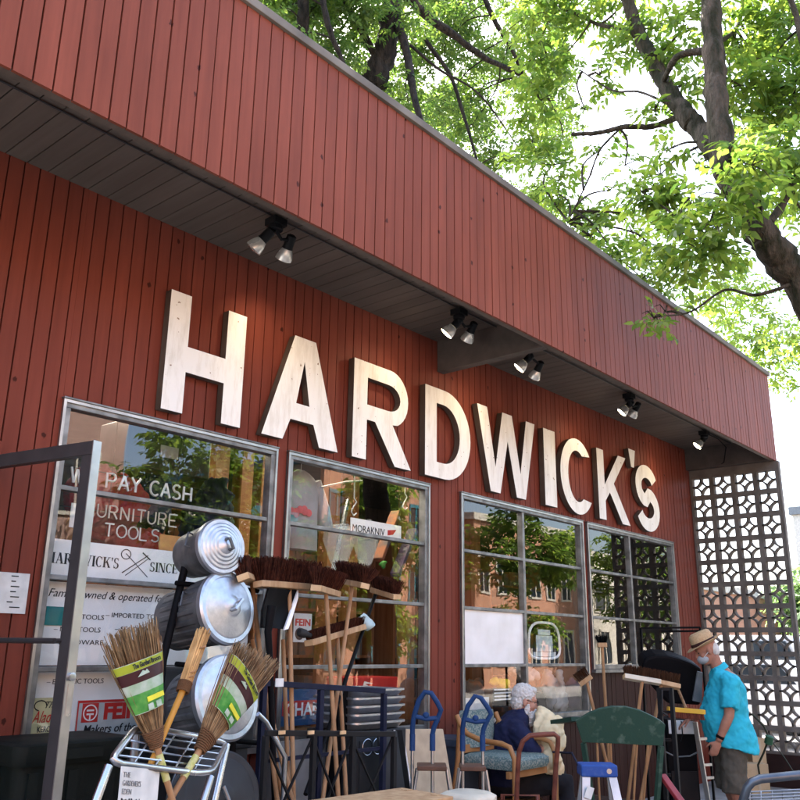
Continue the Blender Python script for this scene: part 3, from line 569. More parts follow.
mb.b2((a, y_, b1 - e), (a1, y_ + .001, b1)); mb.b2((a, y_, b + .02), (a + e * .6, y_ + .001, b1 - e)); mb.b2((a, y_, b), (a1, y_ + .001, b + e)); s_ = hh * .38; ex_, ez_ = a + w_ * .045, b + hh * .56
mb.b2((ex_, y_, ez_), (ex_ + s_, y_ + .001, ez_ + s_)); mb.build('red_border', 'redp', F_)
mb = MB(); c_ = (ex_ + s_ / 2, ez_ + s_ / 2)
mb.tube([(c_[0] + s_ * .40 * math.cos(t), y_ - .001, c_[1] + s_ * .40 * math.sin(t)) for t in [k * PI / 12 for k in range(24)]], .004, 5, closed=True)
for q in (-.12, .08): mb.b2((c_[0] - s_ * .22, y_ - .002, c_[1] + q * s_), (c_[0] + s_ * .22, y_ - .001, c_[1] + q * s_ + s_ * .09))
mb.b2((c_[0] - s_ * .04, y_ - .002, c_[1] - s_ * .36), (c_[0] + s_ * .04, y_ - .001, c_[1] - s_ * .12)); mb.build('emblem', 'board', F_)
# neon sign
N_ = thing('neon_sign', 'unlit white neon tube sign offering cash for furniture and tools', 'neon sign', (3.1, 4.95, 2.3))
xa, z0 = xz(70, 482, 4.94); xb = xz(193, 512, 4.94)[0]; zc = xz(115, 488, 4.94)[1]; zt = xz(113, 470, 4.94)[1]
strokes('WE PAY CASH', xa, xb, zc - .008, .095, 4.94, .008, 'neon', N_)
xa = xz(86, 505, 4.94)[0]; xb = xz(180, 515, 4.94)[0]; z2 = xz(110, 517, 4.94)[1]; strokes('FURNITURE', xa, xb, z2 - .008, .08, 4.94, .0055, 'neon', N_)
xa = xz(104, 535, 4.94)[0]; xb = xz(162, 540, 4.94)[0]; z3 = xz(120, 537, 4.94)[1]; strokes('TOOLS', xa, xb, z3 - .005, .08, 4.94, .0055, 'neon', N_)
mb = MB(); 
for x in (xa + .02, xb + .1): mb.tube([(x, 4.955, z3), (x, 4.955, 3.4)], .002, 4)
for z in (zc + .09, z2 + .03): mb.tube([(2.6, 4.955, z), (3.75, 4.955, z)], .003, 4)
mb.build('support_wire', 'blackst', N_)
a, b = xz(69, 527); a1, b1 = xz(81, 504); panel('leaflet', 'small white leaflet with blue marks behind the door stile', 'leaflet', a, a1, b, b1, YB, 'paper', .003)
a, b = xz(159, 551, 4.9); a1, b1 = xz(176, 536, 4.9); panel('orange_card', 'orange cardboard card beside the upper galvanised can', 'card', a, a1 + .06, b, b1, 4.9, 'copper', .01)
# things behind the first window
def blob(name, label, cat, c, r, m, k=3, group=None, seed=1):
    rr = random.Random(seed); mb = MB()
    for i in range(k): mb.ell((c[0] + rr.uniform(-.5, .5) * r[0], c[1] + rr.uniform(-.4, .4) * r[1], c[2] + rr.uniform(-.5, .5) * r[2]), [q * rr.uniform(.5, .8) for q in r])
    return tag(remesh(mb, name, m, None, .02, 2, .11, .09), label, cat, group)
mb = MB(); c0 = P(120, 445, 5.6)
mb.b2((c0.x, 5.5, c0.z - .16), (c0.x + .75, 5.9, c0.z + .20)); o = thing('wall_heater', 'dark box heater with a pale badge high behind the first window', 'heater', (c0.x, 5.5, c0.z - .2)); mb.build('case', 'bronze', o, bevel=.01)
mb = MB(); mb.b2((c0.x + .28, 5.494, c0.z - .05), (c0.x + .44, 5.499, c0.z + .04)); mb.build('badge', 'paper', o); mb = MB(); mb.b2((c0.x + .1, 5.6, c0.z + .202), (c0.x + .12, 5.62, 3.5)); mb.b2((c0.x + .6, 5.6, c0.z + .202), (c0.x + .62, 5.62, 3.5)); mb.build('bracket', 'blackst', o)
for j, (px, py, m, lb, r) in enumerate([(105, 500, 'redfab', 'red folded fabric heap behind the neon sign', (.30, .25, .28)), (120, 540, 'redfab', 'red bag low behind the neon sign', (.32, .2, .12)), (150, 500, 'navycl', 'blue packed gear hanging behind the neon sign', (.2, .2, .22)), (210, 520, 'navycl', 'dark coat hanging behind the first window', (.2, .2, .4)), (95, 515, 'copper', 'orange bundle standing behind the neon sign', (.2, .2, .3))]):
    blob('stock_bundle', lb, 'goods', P(px, py, 5.35 + .1 * j), r, m, 4, 'stock in the first window', j)
for k, (px, w) in enumerate([(215, .15), (242, .13), (262, .16), (330, .16), (352, .12), (408, .14), (470, .2)]):
    x = P(px, 480, 6.2).x; MB().b2((x, 6.2, .06), (x + w, 6.34, 3.5)).build('wooden_post', 'orange_wood', B)
for k in range(5):
    x = 2.0 + k * 2.1; o = thing('shelf_unit', ['tall stocked shelf unit far behind the neon sign', 'tall stocked shelf unit behind the grey shirt', 'tall stocked shelf unit behind the hanging white product sign', 'tall stocked shelf unit behind the blank white poster', 'tall stocked shelf unit deep behind the last window'][k], 'shelf', (x, 7.2, .06), 'shelf units in the shop')
    mb = MB()
    for sx in (0, 1.7): mb.b2((x + sx, 7.2, .06), (x + sx + .05, 7.7, 2.9))
    mb.build('upright', 'orange_wood', o)
    for z in (.5, 1.0, 1.5, 2.0, 2.5, 2.9): MB().b2((x + .052, 7.2, z), (x + 1.698, 7.7, z + .03)).build('shelf', 'orange_wood', o)
    mb = MB(); rr = random.Random(k)
    for z in (.53, 1.03, 1.53, 2.03, 2.53):
        xx = x + .08
        while xx < x + 1.5:
            w = rr.uniform(.06, .25); mb.b2((xx, 7.25, z), (xx + w, 7.5, z + rr.uniform(.1, .36))); xx += w + rr.uniform(.01, .06)
    o2 = mb.build('stock', 'goods', o)
for k, (x, y) in enumerate([(2.9, 5.9), (4.9, 5.15)]):  # second panel hangs unseen behind the lintel, added to brighten the interior
    o = thing('ceiling_light', ['fluorescent ceiling light above the dark box heater', 'unseen fluorescent light added behind the lintel to brighten the second window', 'fluorescent ceiling light behind the third window', 'fluorescent ceiling light behind the last window'][k], 'ceiling light', (x, y, 3.44), 'shop ceiling lights')
    MB().b2((x, y, 3.45), (x + 1.2, y + .3, 3.498)).build('housing', 'board', o); MB().b2((x + .03, y + .03, 3.435), (x + 1.17, y + .27, 3.449)).build('diffuser', 'fluo', o)
# second window: shirt, hooks, product sign
sh = thing('grey_shirt', 'grey t-shirt with a red print on a hanger in the second window', 'shirt', P(300, 500, 5.05))
def px2(px, py, Y=5.05): q = P(px, py, Y); return q
mb = MB(); rings = []
for i, (py, xl, xr, dp_) in enumerate([(470, 298, 303, .02), (473, 294, 308, .035), (477, 289, 313, .05), (483, 283, 317, .065), (490, 282, 317, .08), (500, 282, 316, .09), (515, 283, 315, .09), (530, 283, 315, .09), (550, 283, 315, .08)]):
    a = px2(xl, py); b = px2(xr, py); c = (a + b) / 2; r = abs(b.x - a.x) / 2; z = P((xl + xr) / 2, py, 5.05).z
    rings.append([Vector((c.x + r * math.cos(t), 5.05 + dp_ * math.sin(t) + .01 * math.sin(3 * t), z)) for t in [2 * PI * k / 20 for k in range(20)]])
mb.loft(rings)
mb.tube([px2(314, 482), px2(322, 510), px2(325, 530)], [.06, .065, .07], 8); o = mb.build('cloth', 'greytee', sh, smooth=60)
mb = MB(); 
for q in range(5): 
    p = px2(292 + q * 4.2, 511 + 2 * math.sin(q * 2), 4.955); mb.ell(p, (.035, .006, .03 + .01 * (q % 2)))
mb.build('print', 'pinkp', sh)
mb = MB(); p = px2(301, 474); mb.tube([px2(287, 482), px2(300, 475), px2(315, 484)], .006, 5); mb.tube([p, p + Vector((0, 0, .08)), p + Vector((.03, 0, .13)), p + Vector((.0, 0, .17)), p + Vector((-.03, 0, .14))], .004, 5); mb.tube([p + Vector((0, 0, .17)), p + Vector((0, 0, .4))], .002, 4); mb.build('hanger', 'chrome', sh)
a, b = xz(361, 537, 4.92); a1, b1 = xz(412, 516, 4.92)
m_ = panel('product_sign', 'white hanging product sign with thin letters and a red flag mark', 'sign', 5.12, 5.76, 2.514, 2.645, 4.92, 'board'); text('MORAKNIV', .085, 'greyd', m_, (5.135, 4.918, 2.535), width=.40)
mb = MB(); mb.prism([(0, 0), (.07, .012), (.115, .06), (0, .045)], (5.58, 4.919, 2.545), (1, 0, 0), (0, 0, 1), .001); mb.build('flag_mark', 'redp', m_)
mb = MB(); mb.tube([(5.14, 4.925, 2.645), (5.14, 4.925, 3.3)], .002, 4); mb.tube([(5.74, 4.925, 2.645), (5.74, 4.925, 3.3)], .002, 4); mb.build('string', 'ink', m_)
for px, py, lb in ((354, 505, 'white wire hook hanging left of the product sign'), (405, 500, 'curved wire hook hanging behind the product sign')):
    p = P(px, py, 5.0); mb = MB(); mb.tube([p + Vector((.0, 0, .5)), p + Vector((0, 0, .06)), p + Vector((.03, 0, .03)), p + Vector((-.01, 0, -.02)), p + Vector((-.03, 0, -.06)), p + Vector((.0, 0, -.09)), p + Vector((.035, 0, -.065))], .006, 6)
    tag(mb.build('wire_hook', 'neon', smooth=60), lb, 'hook', 'hooks in the second window')
mb = MB(); mb.tube([P(318, 488, 5.0), P(345, 482, 5.0), P(362, 481, 5.0)], .008, 6); tag(mb.build('hanging_rail', 'chrome', smooth=60), 'thin horizontal rail above the grey shirt in the second window', 'rail')
for j, (px, py, r, lb) in enumerate([(338, 550, (.16, .1, .2), 'clear plastic wrapped tool leaning in the second window'), (365, 548, (.14, .1, .22), 'clear plastic wrapped bundle behind the push brooms')]):
    c = P(px, py, 5.1); mb = MB(); mb.loft([[c + Vector((r[0] * s * math.cos(t), r[1] * s * math.sin(t), r[2] * h + .02 * math.sin(3 * t + j))) for t in [2 * PI * k / 14 for k in range(14)]] for s, h in ((.12, -1), (.6, -.4), (1, .3), (.85, 1))]); tag(mb.build('plastic_bag', 'plasticbag', smooth=50), lb, 'plastic bag', 'plastic wrapped goods')
for j, (px, py, py2, m, lb) in enumerate([(330, 585, 500, 'chrome', 'silver edging bar leaning behind the push brooms'), (378, 560, 512, 'goods', 'stacked folded tarpaulin behind the product sign'), (395, 575, 530, 'purple', 'dusty purple bundle in the second window corner')]):
    a = P(px, py, 5.3); b = P(px + 18, py2, 5.4)
    mb = MB(); mb.bar(a, b, .1 if j else .03, .05); tag(mb.build('leaning_stock', m, bevel=.01), lb, 'goods', 'stock leaning in the second window')
blob('green_bird_toy', 'small bright green ornament on the goods in the second window', 'ornament', P(386, 563, 5.1), (.05, .04, .05), 'greenl', 2, None, 3)
a, b = xz(293, 642, 4.9); a1, b1 = xz(312, 614, 4.9); q = panel('small_tool_poster', 'small white poster with red lettering behind the broom handles', 'poster', a, a1, b, b1, 4.9, 'paper', .004); text('FEIN', .07, 'redp', q, (a + .01, 4.898, b + .12), bold=.03, width=(a1 - a) * .85)
mb = MB(); mb.lathe([(.045, 0), (.045, .002)], (a + .06, 4.896, b + .06), (0, 1, 0), 16); mb.build('seal', 'ink', q)
# blue plier sign
a, b = xz(278, 727, 4.9); a1, b1 = xz(352, 690, 4.9)
q = panel('plier_sign', 'blue display sign with blocky white and red lettering behind the broom rack', 'sign', a - .02, a1 + .1, b, b1 + .02, 4.9, 'bluesign', .006)
hh = b1 - b
mb = MB(); mb.b2((a + .03, 4.897, b + .07), (a + .44, 4.8985, b + hh * .74)); mb.b2((a + .442, 4.897, b + .02), (a1 + .06, 4.8985, b + hh * .56)); mb.build('red_blocks', 'redp', q)
text('CHAN', hh * .56, 'board', q, (a + .055, 4.8945, b + hh * .29), bold=.02, width=.36); text('NELLOCK', hh * .46, 'board', q, (a + .46, 4.8945, b + hh * .14), bold=.02, width=a1 + .03 - a - .46)
mb = MB(); c0 = P(352, 684, 5.0); mb.b2((c0.x, 4.98, c0.z - .06), (c0.x + .55, 5.3, c0.z + .05)); o = thing('red_toolbox', 'red metal toolbox with a white flash inside the second window', 'toolbox', (c0.x + .27, 5.1, c0.z - .06)); mb.build('case', 'redp', o, bevel=.012); mb = MB(); mb.prism([(0, 0), (.10, .004), (.03, .028), (.13, .03), (.02, .05)], (c0.x + .1, 4.978, c0.z - .03), (1, 0, 0), (0, 0, 1), .001); mb.build('flash', 'board', o)
MB().b2((2.3, 4.93, .9), (6.05, 5.7, .95)).build('display_shelf', 'darkwood', B); MB().b2((6.4, 4.93, .9), (8.8, 5.7, .95)).build('display_shelf', 'darkwood', B)
# third window: blank poster, sticker, shelf goods
panel('blank_poster', 'large blank white poster filling one pane of the third window', 'poster', 6.505, 7.515, 1.484, 1.962, D + .0085, 'board', .004)
o = thing('white_sticker', 'rounded white outline sticker of a truck on the third window', 'sticker', (8.1, YB, 1.5))
mb = MB(); c = (8.02, 1.71)
mb.tube([(c[0] + .30 * math.copysign(abs(math.cos(t)) ** .55, math.cos(t)) * (1 - .14 * math.sin(t)), YB, c[1] + .18 * math.copysign(abs(math.sin(t)) ** .6, math.sin(t))) for t in [k * PI / 20 for k in range(40)]], .014, 6, closed=True); mb.build('outline', 'board', o)
mb = MB(); mb.b2((7.86, YB, 1.60), (8.18, YB + .002, 1.76)); mb.b2((7.80, YB, 1.55), (8.24, YB + .002, 1.595)); mb.b2((7.9, YB, 1.765), (8.14, YB + .002, 1.82)); mb.build('picture', 'silver', o)
for j, (px, py, r, m, lb) in enumerate([(497, 684, (.16, .08, .06), 'ylab', 'bright yellow fold of fabric on the third window shelf'), (470, 694, (.2, .15, .14), 'goods', 'dark lump of stock near the teal chair back in the window'), (520, 672, (.25, .1, .1), 'paper', 'pale paper roll pile on the third window shelf'), (548, 690, (.1, .1, .22), 'mask', 'pale upright sack in the third window'), (562, 695, (.08, .1, .2), 'paper', 'white upright parcel in the third window'), (575, 694, (.09, .1, .18), 'purple', 'purple upright parcel in the third window corner')]):
    blob('shelf_stock', lb, 'goods', P(px, py, 5.2), r, m, 4, 'stock in the third window', 20 + j)
a, b = xz(493, 704, 4.9); a1, b1 = xz(512, 690, 4.9); q = panel('small_text_sign', 'little black sign with white lettering behind the seated man', 'sign', a, a1, b, b1, 4.9, 'black', .004); mb = MB(); [mb.b2((a + .02, 4.897, b + .03 + k * .03), (a1 - .02 - .03 * (k % 2), 4.898, b + .042 + k * .03)) for k in range(4)]; mb.build('writing', 'board', q)
a, b = xz(463, 712, 4.9); a1, b1 = xz(489, 697, 4.9); panel('white_card', 'plain white card behind the teal chair back', 'card', a, a1, b, b1, 4.9, 'paper', .003)
# note taped on the boards beside the door
a, b = xz(1, 613, 4.79); a1, b1 = xz(30, 574, 4.79)
q = panel('taped_note', 'creased plastic sleeve with a note taped on the boards by the door', 'note', a - .05, a1, b, b1, 4.788, 'paper', .004)
mb = MB(); rr = random.Random(2)
for k in range(7): mb.b2((a + .02 + rr.uniform(0, .02), 4.786, b + .03 + k * .028), (a + .05 + rr.uniform(0, .05), 4.787, b + .036 + k * .028))
mb.build('writing', 'greyd', q)
# ================================================================ GOODS ON THE PAVEMENT
CR, CU = Vector(RC[:, 0]), Vector(-RC[:, 1])
def PD(px, py, d): return Vector(CAMP + RC @ (np.array([(px - 400.) / F, (py - 400.) / F, 1.]) * d))
def base(p): return Vector((p.x, p.y, 0))
V = Vector
# dark bin by the wall
c = P(57, 745, 4.32); c.z = 0
o = thing('rubbish_bin', 'black plastic rubbish bin with a rim standing under the first window', 'bin', c)
zt = P(57, 742, 4.1).z
def rr_ring(cx, cy, w, d, z, r=.07, n=5):
    v = []
    for sx, sy, a0 in ((1, 1, 0), (-1, 1, 90), (-1, -1, 180), (1, -1, 270)):
        for k in range(n + 1):
            a = math.radians(a0 + 90 * k / n); v.append(Vector((cx + sx * (w / 2 - r) + r * math.cos(a), cy + sy * (d / 2 - r) + r * math.sin(a), z)))
    return v
mb = MB(); mb.loft([rr_ring(c.x, c.y, .50, .36, .02), rr_ring(c.x, c.y, .60, .44, zt - .1), rr_ring(c.x, c.y, .58, .42, zt - .1)]); mb.build('body', 'rubber', o, smooth=40)
mb = MB(); mb.loft([rr_ring(c.x, c.y, .64, .48, zt - .1), rr_ring(c.x, c.y, .66, .50, zt - .08), rr_ring(c.x, c.y, .66, .50, zt - .01), rr_ring(c.x, c.y, .62, .46, zt)]); mb.build('lid', 'rubber', o, smooth=40)
mb = MB(); 
for k in range(3): mb.b2((c.x - .25 + k * .2, c.y - .232, zt - .55), (c.x - .20 + k * .2, c.y - .205, zt - .13))
mb.b2((c.x - .1, c.y - .27, zt - .075), (c.x + .1, c.y - .252, zt - .03)); mb.build('ribs', 'rubber', o)
# galvanised cans on a black stand
def can(pl, r, L, lbl, ang=40, up=.18, d_=None, tape=.88, lidm='galv', bodym='galvd', flip=0, ribs=0):
    v = (pl - Vector(CAMP)).normalized(); cr_ = (CR - v * CR.dot(v)).normalized(); n = (-v * math.cos(math.radians(ang)) + cr_ * math.sin(math.radians(ang)) + CU * up).normalized()
    o = thing('galvanised_can', lbl, 'metal can', pl - n * L, 'metal cans on the black stand')
    mb = MB(); p0 = pl - n * (L + .01); k = 14; prof = [(r * tape * .96, 0, 0), (r * tape, .012, 0)]
    for i in range(k): prof += [(r * (tape + (.985 - tape) * (i + .5) / k), .02 + (L - .06) * (i + .5) / k, 1 if 1 < i < k - 2 else 0)]
    prof += [(r * 1.0, L - .03, 0), (r * 1.0, L - .01, 0)]
    u_ = V((0, 0, 1)); x_ = u_.cross(n).normalized(); y_ = n.cross(x_); m_ = 160; rings = []
    for i, (q, h, w_) in enumerate(prof):
        rings.append([p0 + n * h + (x_ * math.cos(2 * PI * j / m_) + y_ * math.sin(2 * PI * j / m_)) * q * (1 + (w_ * .022 * (1 if j % 8 < 4 else -1) if ribs else w_ * .014 * (1 if i % 4 < 2 else -1))) for j in range(m_)])
    mb.loft(rings); mb.build('body', bodym, o, smooth=25)
    mb = MB(); lp = [(r * 1.03, -.035), (r * 1.07, -.03), (r * 1.075, 0), (r * 1.02, .012)]
    for i, q in enumerate((.90, .76, .62, .48, .34)): lp += [(r * q, .012 + .0072 * i), (r * (q - .055), .012 + .0072 * i + .0063)]
    lp += [(r * .12, .062), (.001, .064)]
    mb.lathe(lp, pl - n * .012, n, 48, cap=False); ld = mb.build('lid', lidm, o, smooth=28)
    x = (CR - n * CR.dot(n)).normalized(); y = n.cross(x); a = (x * .55 + y * .83) if flip else (x * .5 - y * .87)
    q = pl + n * .045; w = r * .34
    mb = MB(); mb.tube([q - a * w * .6, q - a * w * .6 + n * .035, q + a * w * .6 + n * .035, q + a * w * .6], .010, 8); mb.build('lid_handle', 'galvd' if not flip else 'galv', ld, smooth=40)
    for s in (-1, 1):
        rd = (-v * .9 - CR * .5 + CU * .45) if s < 0 else (v * .9 + CR * .5 - CU * .45); rd = (rd - n * rd.dot(n)).normalized(); tg = n.cross(rd); e = p0 + n * L * .66 + rd * r * .95
        mb = MB(); mb.tube([e + tg * .04, e + tg * .04 + rd * .03, e - tg * .04 + rd * .03, e - tg * .04], .005, 6); mb.build('handle', 'galvd', o, smooth=40)
    return o
can(P(223, 546, 3.9), .147, .30, 'smaller upper galvanised can lying with its bright lid outward', 38, .2)
can(P(229, 607, 3.88), .19, .42, 'middle galvanised can lying with its bright ridged lid outward', 47, .2, flip=1, ribs=1)
can(P(229, 697, 3.75), .205, .30, 'lowest bright lidded galvanised can, behind the right twig broom', 46, .18, ribs=1)
can(P(220, 797, 3.55), .20, .25, 'dark lidded metal can low behind the tube cart', 25, .1, lidm='greyd')
s0 = P(184, 700, 4.02); o = thing('can_stand', 'black steel stand holding the galvanised cans', 'stand', base(s0))
mb = MB(); a = P(186, 560, 4.12)
mb.tube([P(190, 545, 4.15), P(163, 660, 4.05), P(150, 770, 3.95), Vector((P(140, 800, 3.9).x, 3.9, .02))], .022); mb.tube([P(240, 560, 4.22), P(236, 660, 4.12), Vector((P(236, 660, 4.1).x, 4.05, .02))], .022); mb.build('upright', 'black', o, smooth=50)
for y in (583, 664, 735): mb = MB(); mb.tube([P(176, y, 4.08), P(258, y + 8, 4.10)], .014); mb.build('crossbar', 'black', o, smooth=50)
# dark toolbox-like machine box behind the brooms
c0 = P(172, 735, 4.25); o = thing('machine_case', 'dark grey and red machine case behind the twig brooms', 'machine', Vector((c0.x + .2, 4.3, 0)))
mb = MB(); z0 = c0.z; zt = P(180, 668, 4.25).z; mb.b2((c0.x, 4.2, z0 - .1), (c0.x + .55, 4.6, zt)); mb.build('case', 'greyd', o, bevel=.02)
mb = MB(); mb.b2((c0.x + .06, 4.185, zt - .16), (c0.x + .5, 4.198, zt - .05)); mb.build('red_panel', mat('dull_red_plastic', (.12, .012, .015), .5), o); MB().b2((c0.x + .03, 4.22, 0), (c0.x + .52, 4.58, z0 - .102)).build('stand', 'greyd', o)
# tube cart with wire grid top
FL, BL, BR, FR = P(109, 763, 2.85), P(137, 726, 3.02), P(227, 742, 3.2), P(211, 774, 3.02)
o = thing('tube_cart', 'aluminium tube cart with a wire grid top holding the twig brooms', 'cart', Vector((2.05, 3.0, 0)))
def rounded(c, k=.18, n=4):
    v = []
    for i in range(4):
        p, a, b = c[i], c[i - 1], c[(i + 1) % 4]; p0, p1 = p.lerp(a, k), p.lerp(b, k)
        for j in range(n + 1): t = j / n; v.append(p0 * (1 - t) ** 2 + p * 2 * t * (1 - t) + p1 * t * t)
    return v
mb = MB(); mb.tube(rounded([FL, BL, BR, FR]), .0135, 10, closed=True); mb.build('top_ring', 'chrome', o, smooth=50)
mb = MB()
for t in (.2, .4, .6, .8): mb.tube([FL.lerp(FR, t), BL.lerp(BR, t)], .004, 6)
for t in (.2, .4, .6, .8): mb.tube([FL.lerp(BL, t), FR.lerp(BR, t)], .004, 6)
mb.build('wire_grid', 'chrome', o, smooth=50)
for a, b in ((FL, P(92, 812, 2.8)), (FR, P(199, 815, 2.97)), (BR, P(212, 812, 3.12)), (BL, P(128, 812, 3.1))):
    g = b + (b - a).normalized() * 5; t = a.z / (a.z - b.z); g = a + (b - a) * t
    g = Vector((b.x + (g.x - b.x) * .3, b.y + (g.y - b.y) * .3, .0)); mb = MB(); mb.tube([a + Vector((0, 0, -.01)), b, g], .016, 8); mb.build('leg', 'chrome', o, smooth=50)
mb = MB(); mb.tube(rounded([Vector((q.x, q.y, .35)) for q in (FL, BL, BR, FR)]), .012, 8, closed=True); mb.build('lower_ring', 'chrome', o, smooth=50)
# price card hung on the cart
tl, tr = P(121, 766, 2.82), P(159, 770, 2.94); X = (tr - tl).normalized(); Y_ = Vector((0, 0, 1)); Nn = X.cross(Y_).normalized()
w_ = (tr - tl).length; o = thing('price_card', 'white card with black lettering hung on the front of the tube cart', 'card', tl + Vector((0, 0, -.28)))
mb = MB(); mb.prism([(0, -.30), (w_, -.30), (w_, 0), (0, 0)], tl, X, Y_, .004); mb.build('board', 'paper', o)
def ctext(s, z, size, w, b, m='ink', sh=0): text(s, size, m, o, tl + X * .012 + Y_ * z + Nn * .0055, X, Y_, bold=b, width=w, shear=sh)
for s, z, w in (('THE', -.035, .048), ('GARDENER\'S', -.062, .125), ('EDEN', -.089, .062)): ctext(s, z, .026, w, -.008, 'greyp')
ctext('Pretty & Practical', -.117, .022, .125, .025); ctext('The Garden Broom', -.142, .022, .125, .025)
def to_ground(p, q):
    d = (q - p).normalized(); return p + d * ((p.z - .02) / -d.z)
# twig brooms
def twig_broom(lbl, tie, tipL, tipR, hend, seed, thick=.075, n=420, label=True, mt='straw', name='twig_broom', group='twig brooms standing in the tube cart', hm='handle', tw=1.):
    tip = (tipL + tipR) / 2; ax = tip - tie; L = ax.length; ax = ax / L
    wd = (tipR - tipL); W = wd.length; x = (wd - ax * wd.dot(ax)).normalized(); y = ax.cross(x)
    if y.dot(Vector(CAMP) - tie) < 0: y = -y
    o = thing(name, lbl, 'broom', hend, group); rr = random.Random(seed)
    hw = lambda s: .022 + (W / 2 - .022) * min(1, max(0, s)) ** .8
    ht = lambda s: .020 + (thick / 2 - .014) * min(1, max(0, s)) ** .8
    mb = MB()
    for i in range(n):
        a = rr.uniform(0, 2 * PI); q = math.sqrt(rr.random()); u, w = q * math.cos(a), q * math.sin(a); ln = L * rr.uniform(.86, 1.05); pts = []
        skew = wd.dot(ax) / W
        for s in (0, .25, .5, .75, 1.):
            j = .0035 * s; pts.append(tie + ax * (ln * s + skew * u * W / 2 * s) + x * (u * hw(s) + rr.uniform(-j, j)) + y * (w * ht(s) + rr.uniform(-j, j)))
        mb.tube(pts, [q_ * tw for q_ in (.0028, .0026, .0023, .002, .0014)], 4, cap=tw > 1)
    mb.build('twigs', mt, o)
    mb = MB()
    for k in range(9):
        s = -.02 + .14 * k / 8; mb.tube([tie + ax * L * s + x * math.cos(t) * (hw(s) * 1.03 + .002) + y * math.sin(t) * (ht(s) + .003) for t in [2 * PI * j / 16 for j in range(16)]], .0042, 5, closed=True)
    mb.build('binding', mat('fibre_binding', (.15, .075, .035), .9, bump=.6, bscale=200), o, smooth=60)
    if label:
        def band(s0, s1, m, nm, g=1.06, par=None):
            mb = MB(); R_ = []
            for s in (s0, (s0 + s1) / 2, s1):
                R_.append([tie + ax * L * s + x * math.cos(t) * hw(s) * g + y * math.sin(t) * (ht(s) * g + .006) for t in [2 * PI * j / 28 for j in range(28)]])
            return mb.loft(R_, cap=False).build(nm, m, par or o, smooth=60)
        lb = band(.30, .74, 'labelpale', 'label')
        band(.665, .735, 'lime', 'lime_strip', 1.065, lb); band(.56, .663, 'labeldark', 'picture_strip', 1.065, lb); band(.305, .47, 'greenl', 'green_strip', 1.065, lb)
        s = .685; text('The Garden Broom', .026, 'ink', o, tie + ax * L * s - x * hw(s) * .62 + y * (ht(s) * 1.065 + .010), x, ax, bold=.03, width=hw(s) * 1.25, depth=.001)
        s = .40; mb = MB(); mb.box(tie + ax * L * s + x * hw(s) * .15 + y * (ht(s) * 1.06 + .009), (hw(s) * 1.0, .018, .004), Matrix((x, ax, y)).transposed()); mb.build('yellow_flash', 'ylab', o)
        mb = MB()
        for q in (-.25, .3): mb.box(tie + ax * L * .335 + x * hw(.335) * q + y * (ht(.335) * 1.06 + .009), (hw(.335) * .34, .022, .003), Matrix((x, ax, y)).transposed())
        mb.build('code_patch', 'labelpale', o)
        mb = MB(); s = .61; mb.prism([(-.03, 0), (0, .018), (.012, .012), (.02, .018), (.03, .002)], tie + ax * L * s + x * hw(s) * -.25 + y * (ht(s) * 1.06 + .009), x, ax, .002); mb.build('house_mark', 'labelpale', o)
    mb = MB(); d = (hend - tie).normalized(); mb.tube([tie + ax * .03, tie, tie + d * .1, hend], [.013, .014, .0125, .0125], 10); mb.build('handle', hm, o, smooth=50)
    if not label: return o
    mb = MB(); mb.tube([tie + d * .04, tie + d * .14], .0145, 10); mb.build('handle_tag', mat('pale_tag', (.36, .36, .09), .5, col2=(.5, .48, .25), scale=40), o, smooth=50)
    return o
tie1 = P(156, 744, 2.98); h1 = to_ground(tie1, P(171, 795, 2.94))
twig_broom('twig broom leaning left with a green label, in front of the silver poster', tie1, P(101, 641, 3.0), P(158, 621, 3.05), h1, 1)
tie2 = P(201, 748, 3.0); h2 = to_ground(tie2, P(176, 790, 2.96))
twig_broom('twig broom leaning right with a green label, in front of the lowest bright can', tie2, P(236, 646, 3.0), P(277, 662, 3.1), h2, 2)
t3 = P(203, 632, 3.1); n3 = P(183, 690, 3.05); e3 = to_ground(n3, P(150, 766, 2.98))
ax = t3 - n3; reed = mat('dry_reed', (.50, .30, .12), .7, col2=(.30, .165, .055), scale=9, bump=.3, island=.3)
o = twig_broom('wrapped broom with a yellow handle leaning in front of the middle can', n3, t3 - CR * .028, t3 + CR * .030, e3, 3, .062, 230, False, reed, 'garden_broom', None, 'yhandle', 1.5)
for q, r in ((.22, .0265), (.30, .028), (.72, .034)): mb = MB(); mb.tube([n3 + ax * q + (CR * math.cos(t) + CU * .25 * math.cos(t + .6) - (n3 - Vector(CAMP)).normalized() * math.sin(t)) * r for t in [k * PI / 8 for k in range(16)]], .004, 6, closed=True); mb.build('tie_wire', 'handle', o, smooth=60)
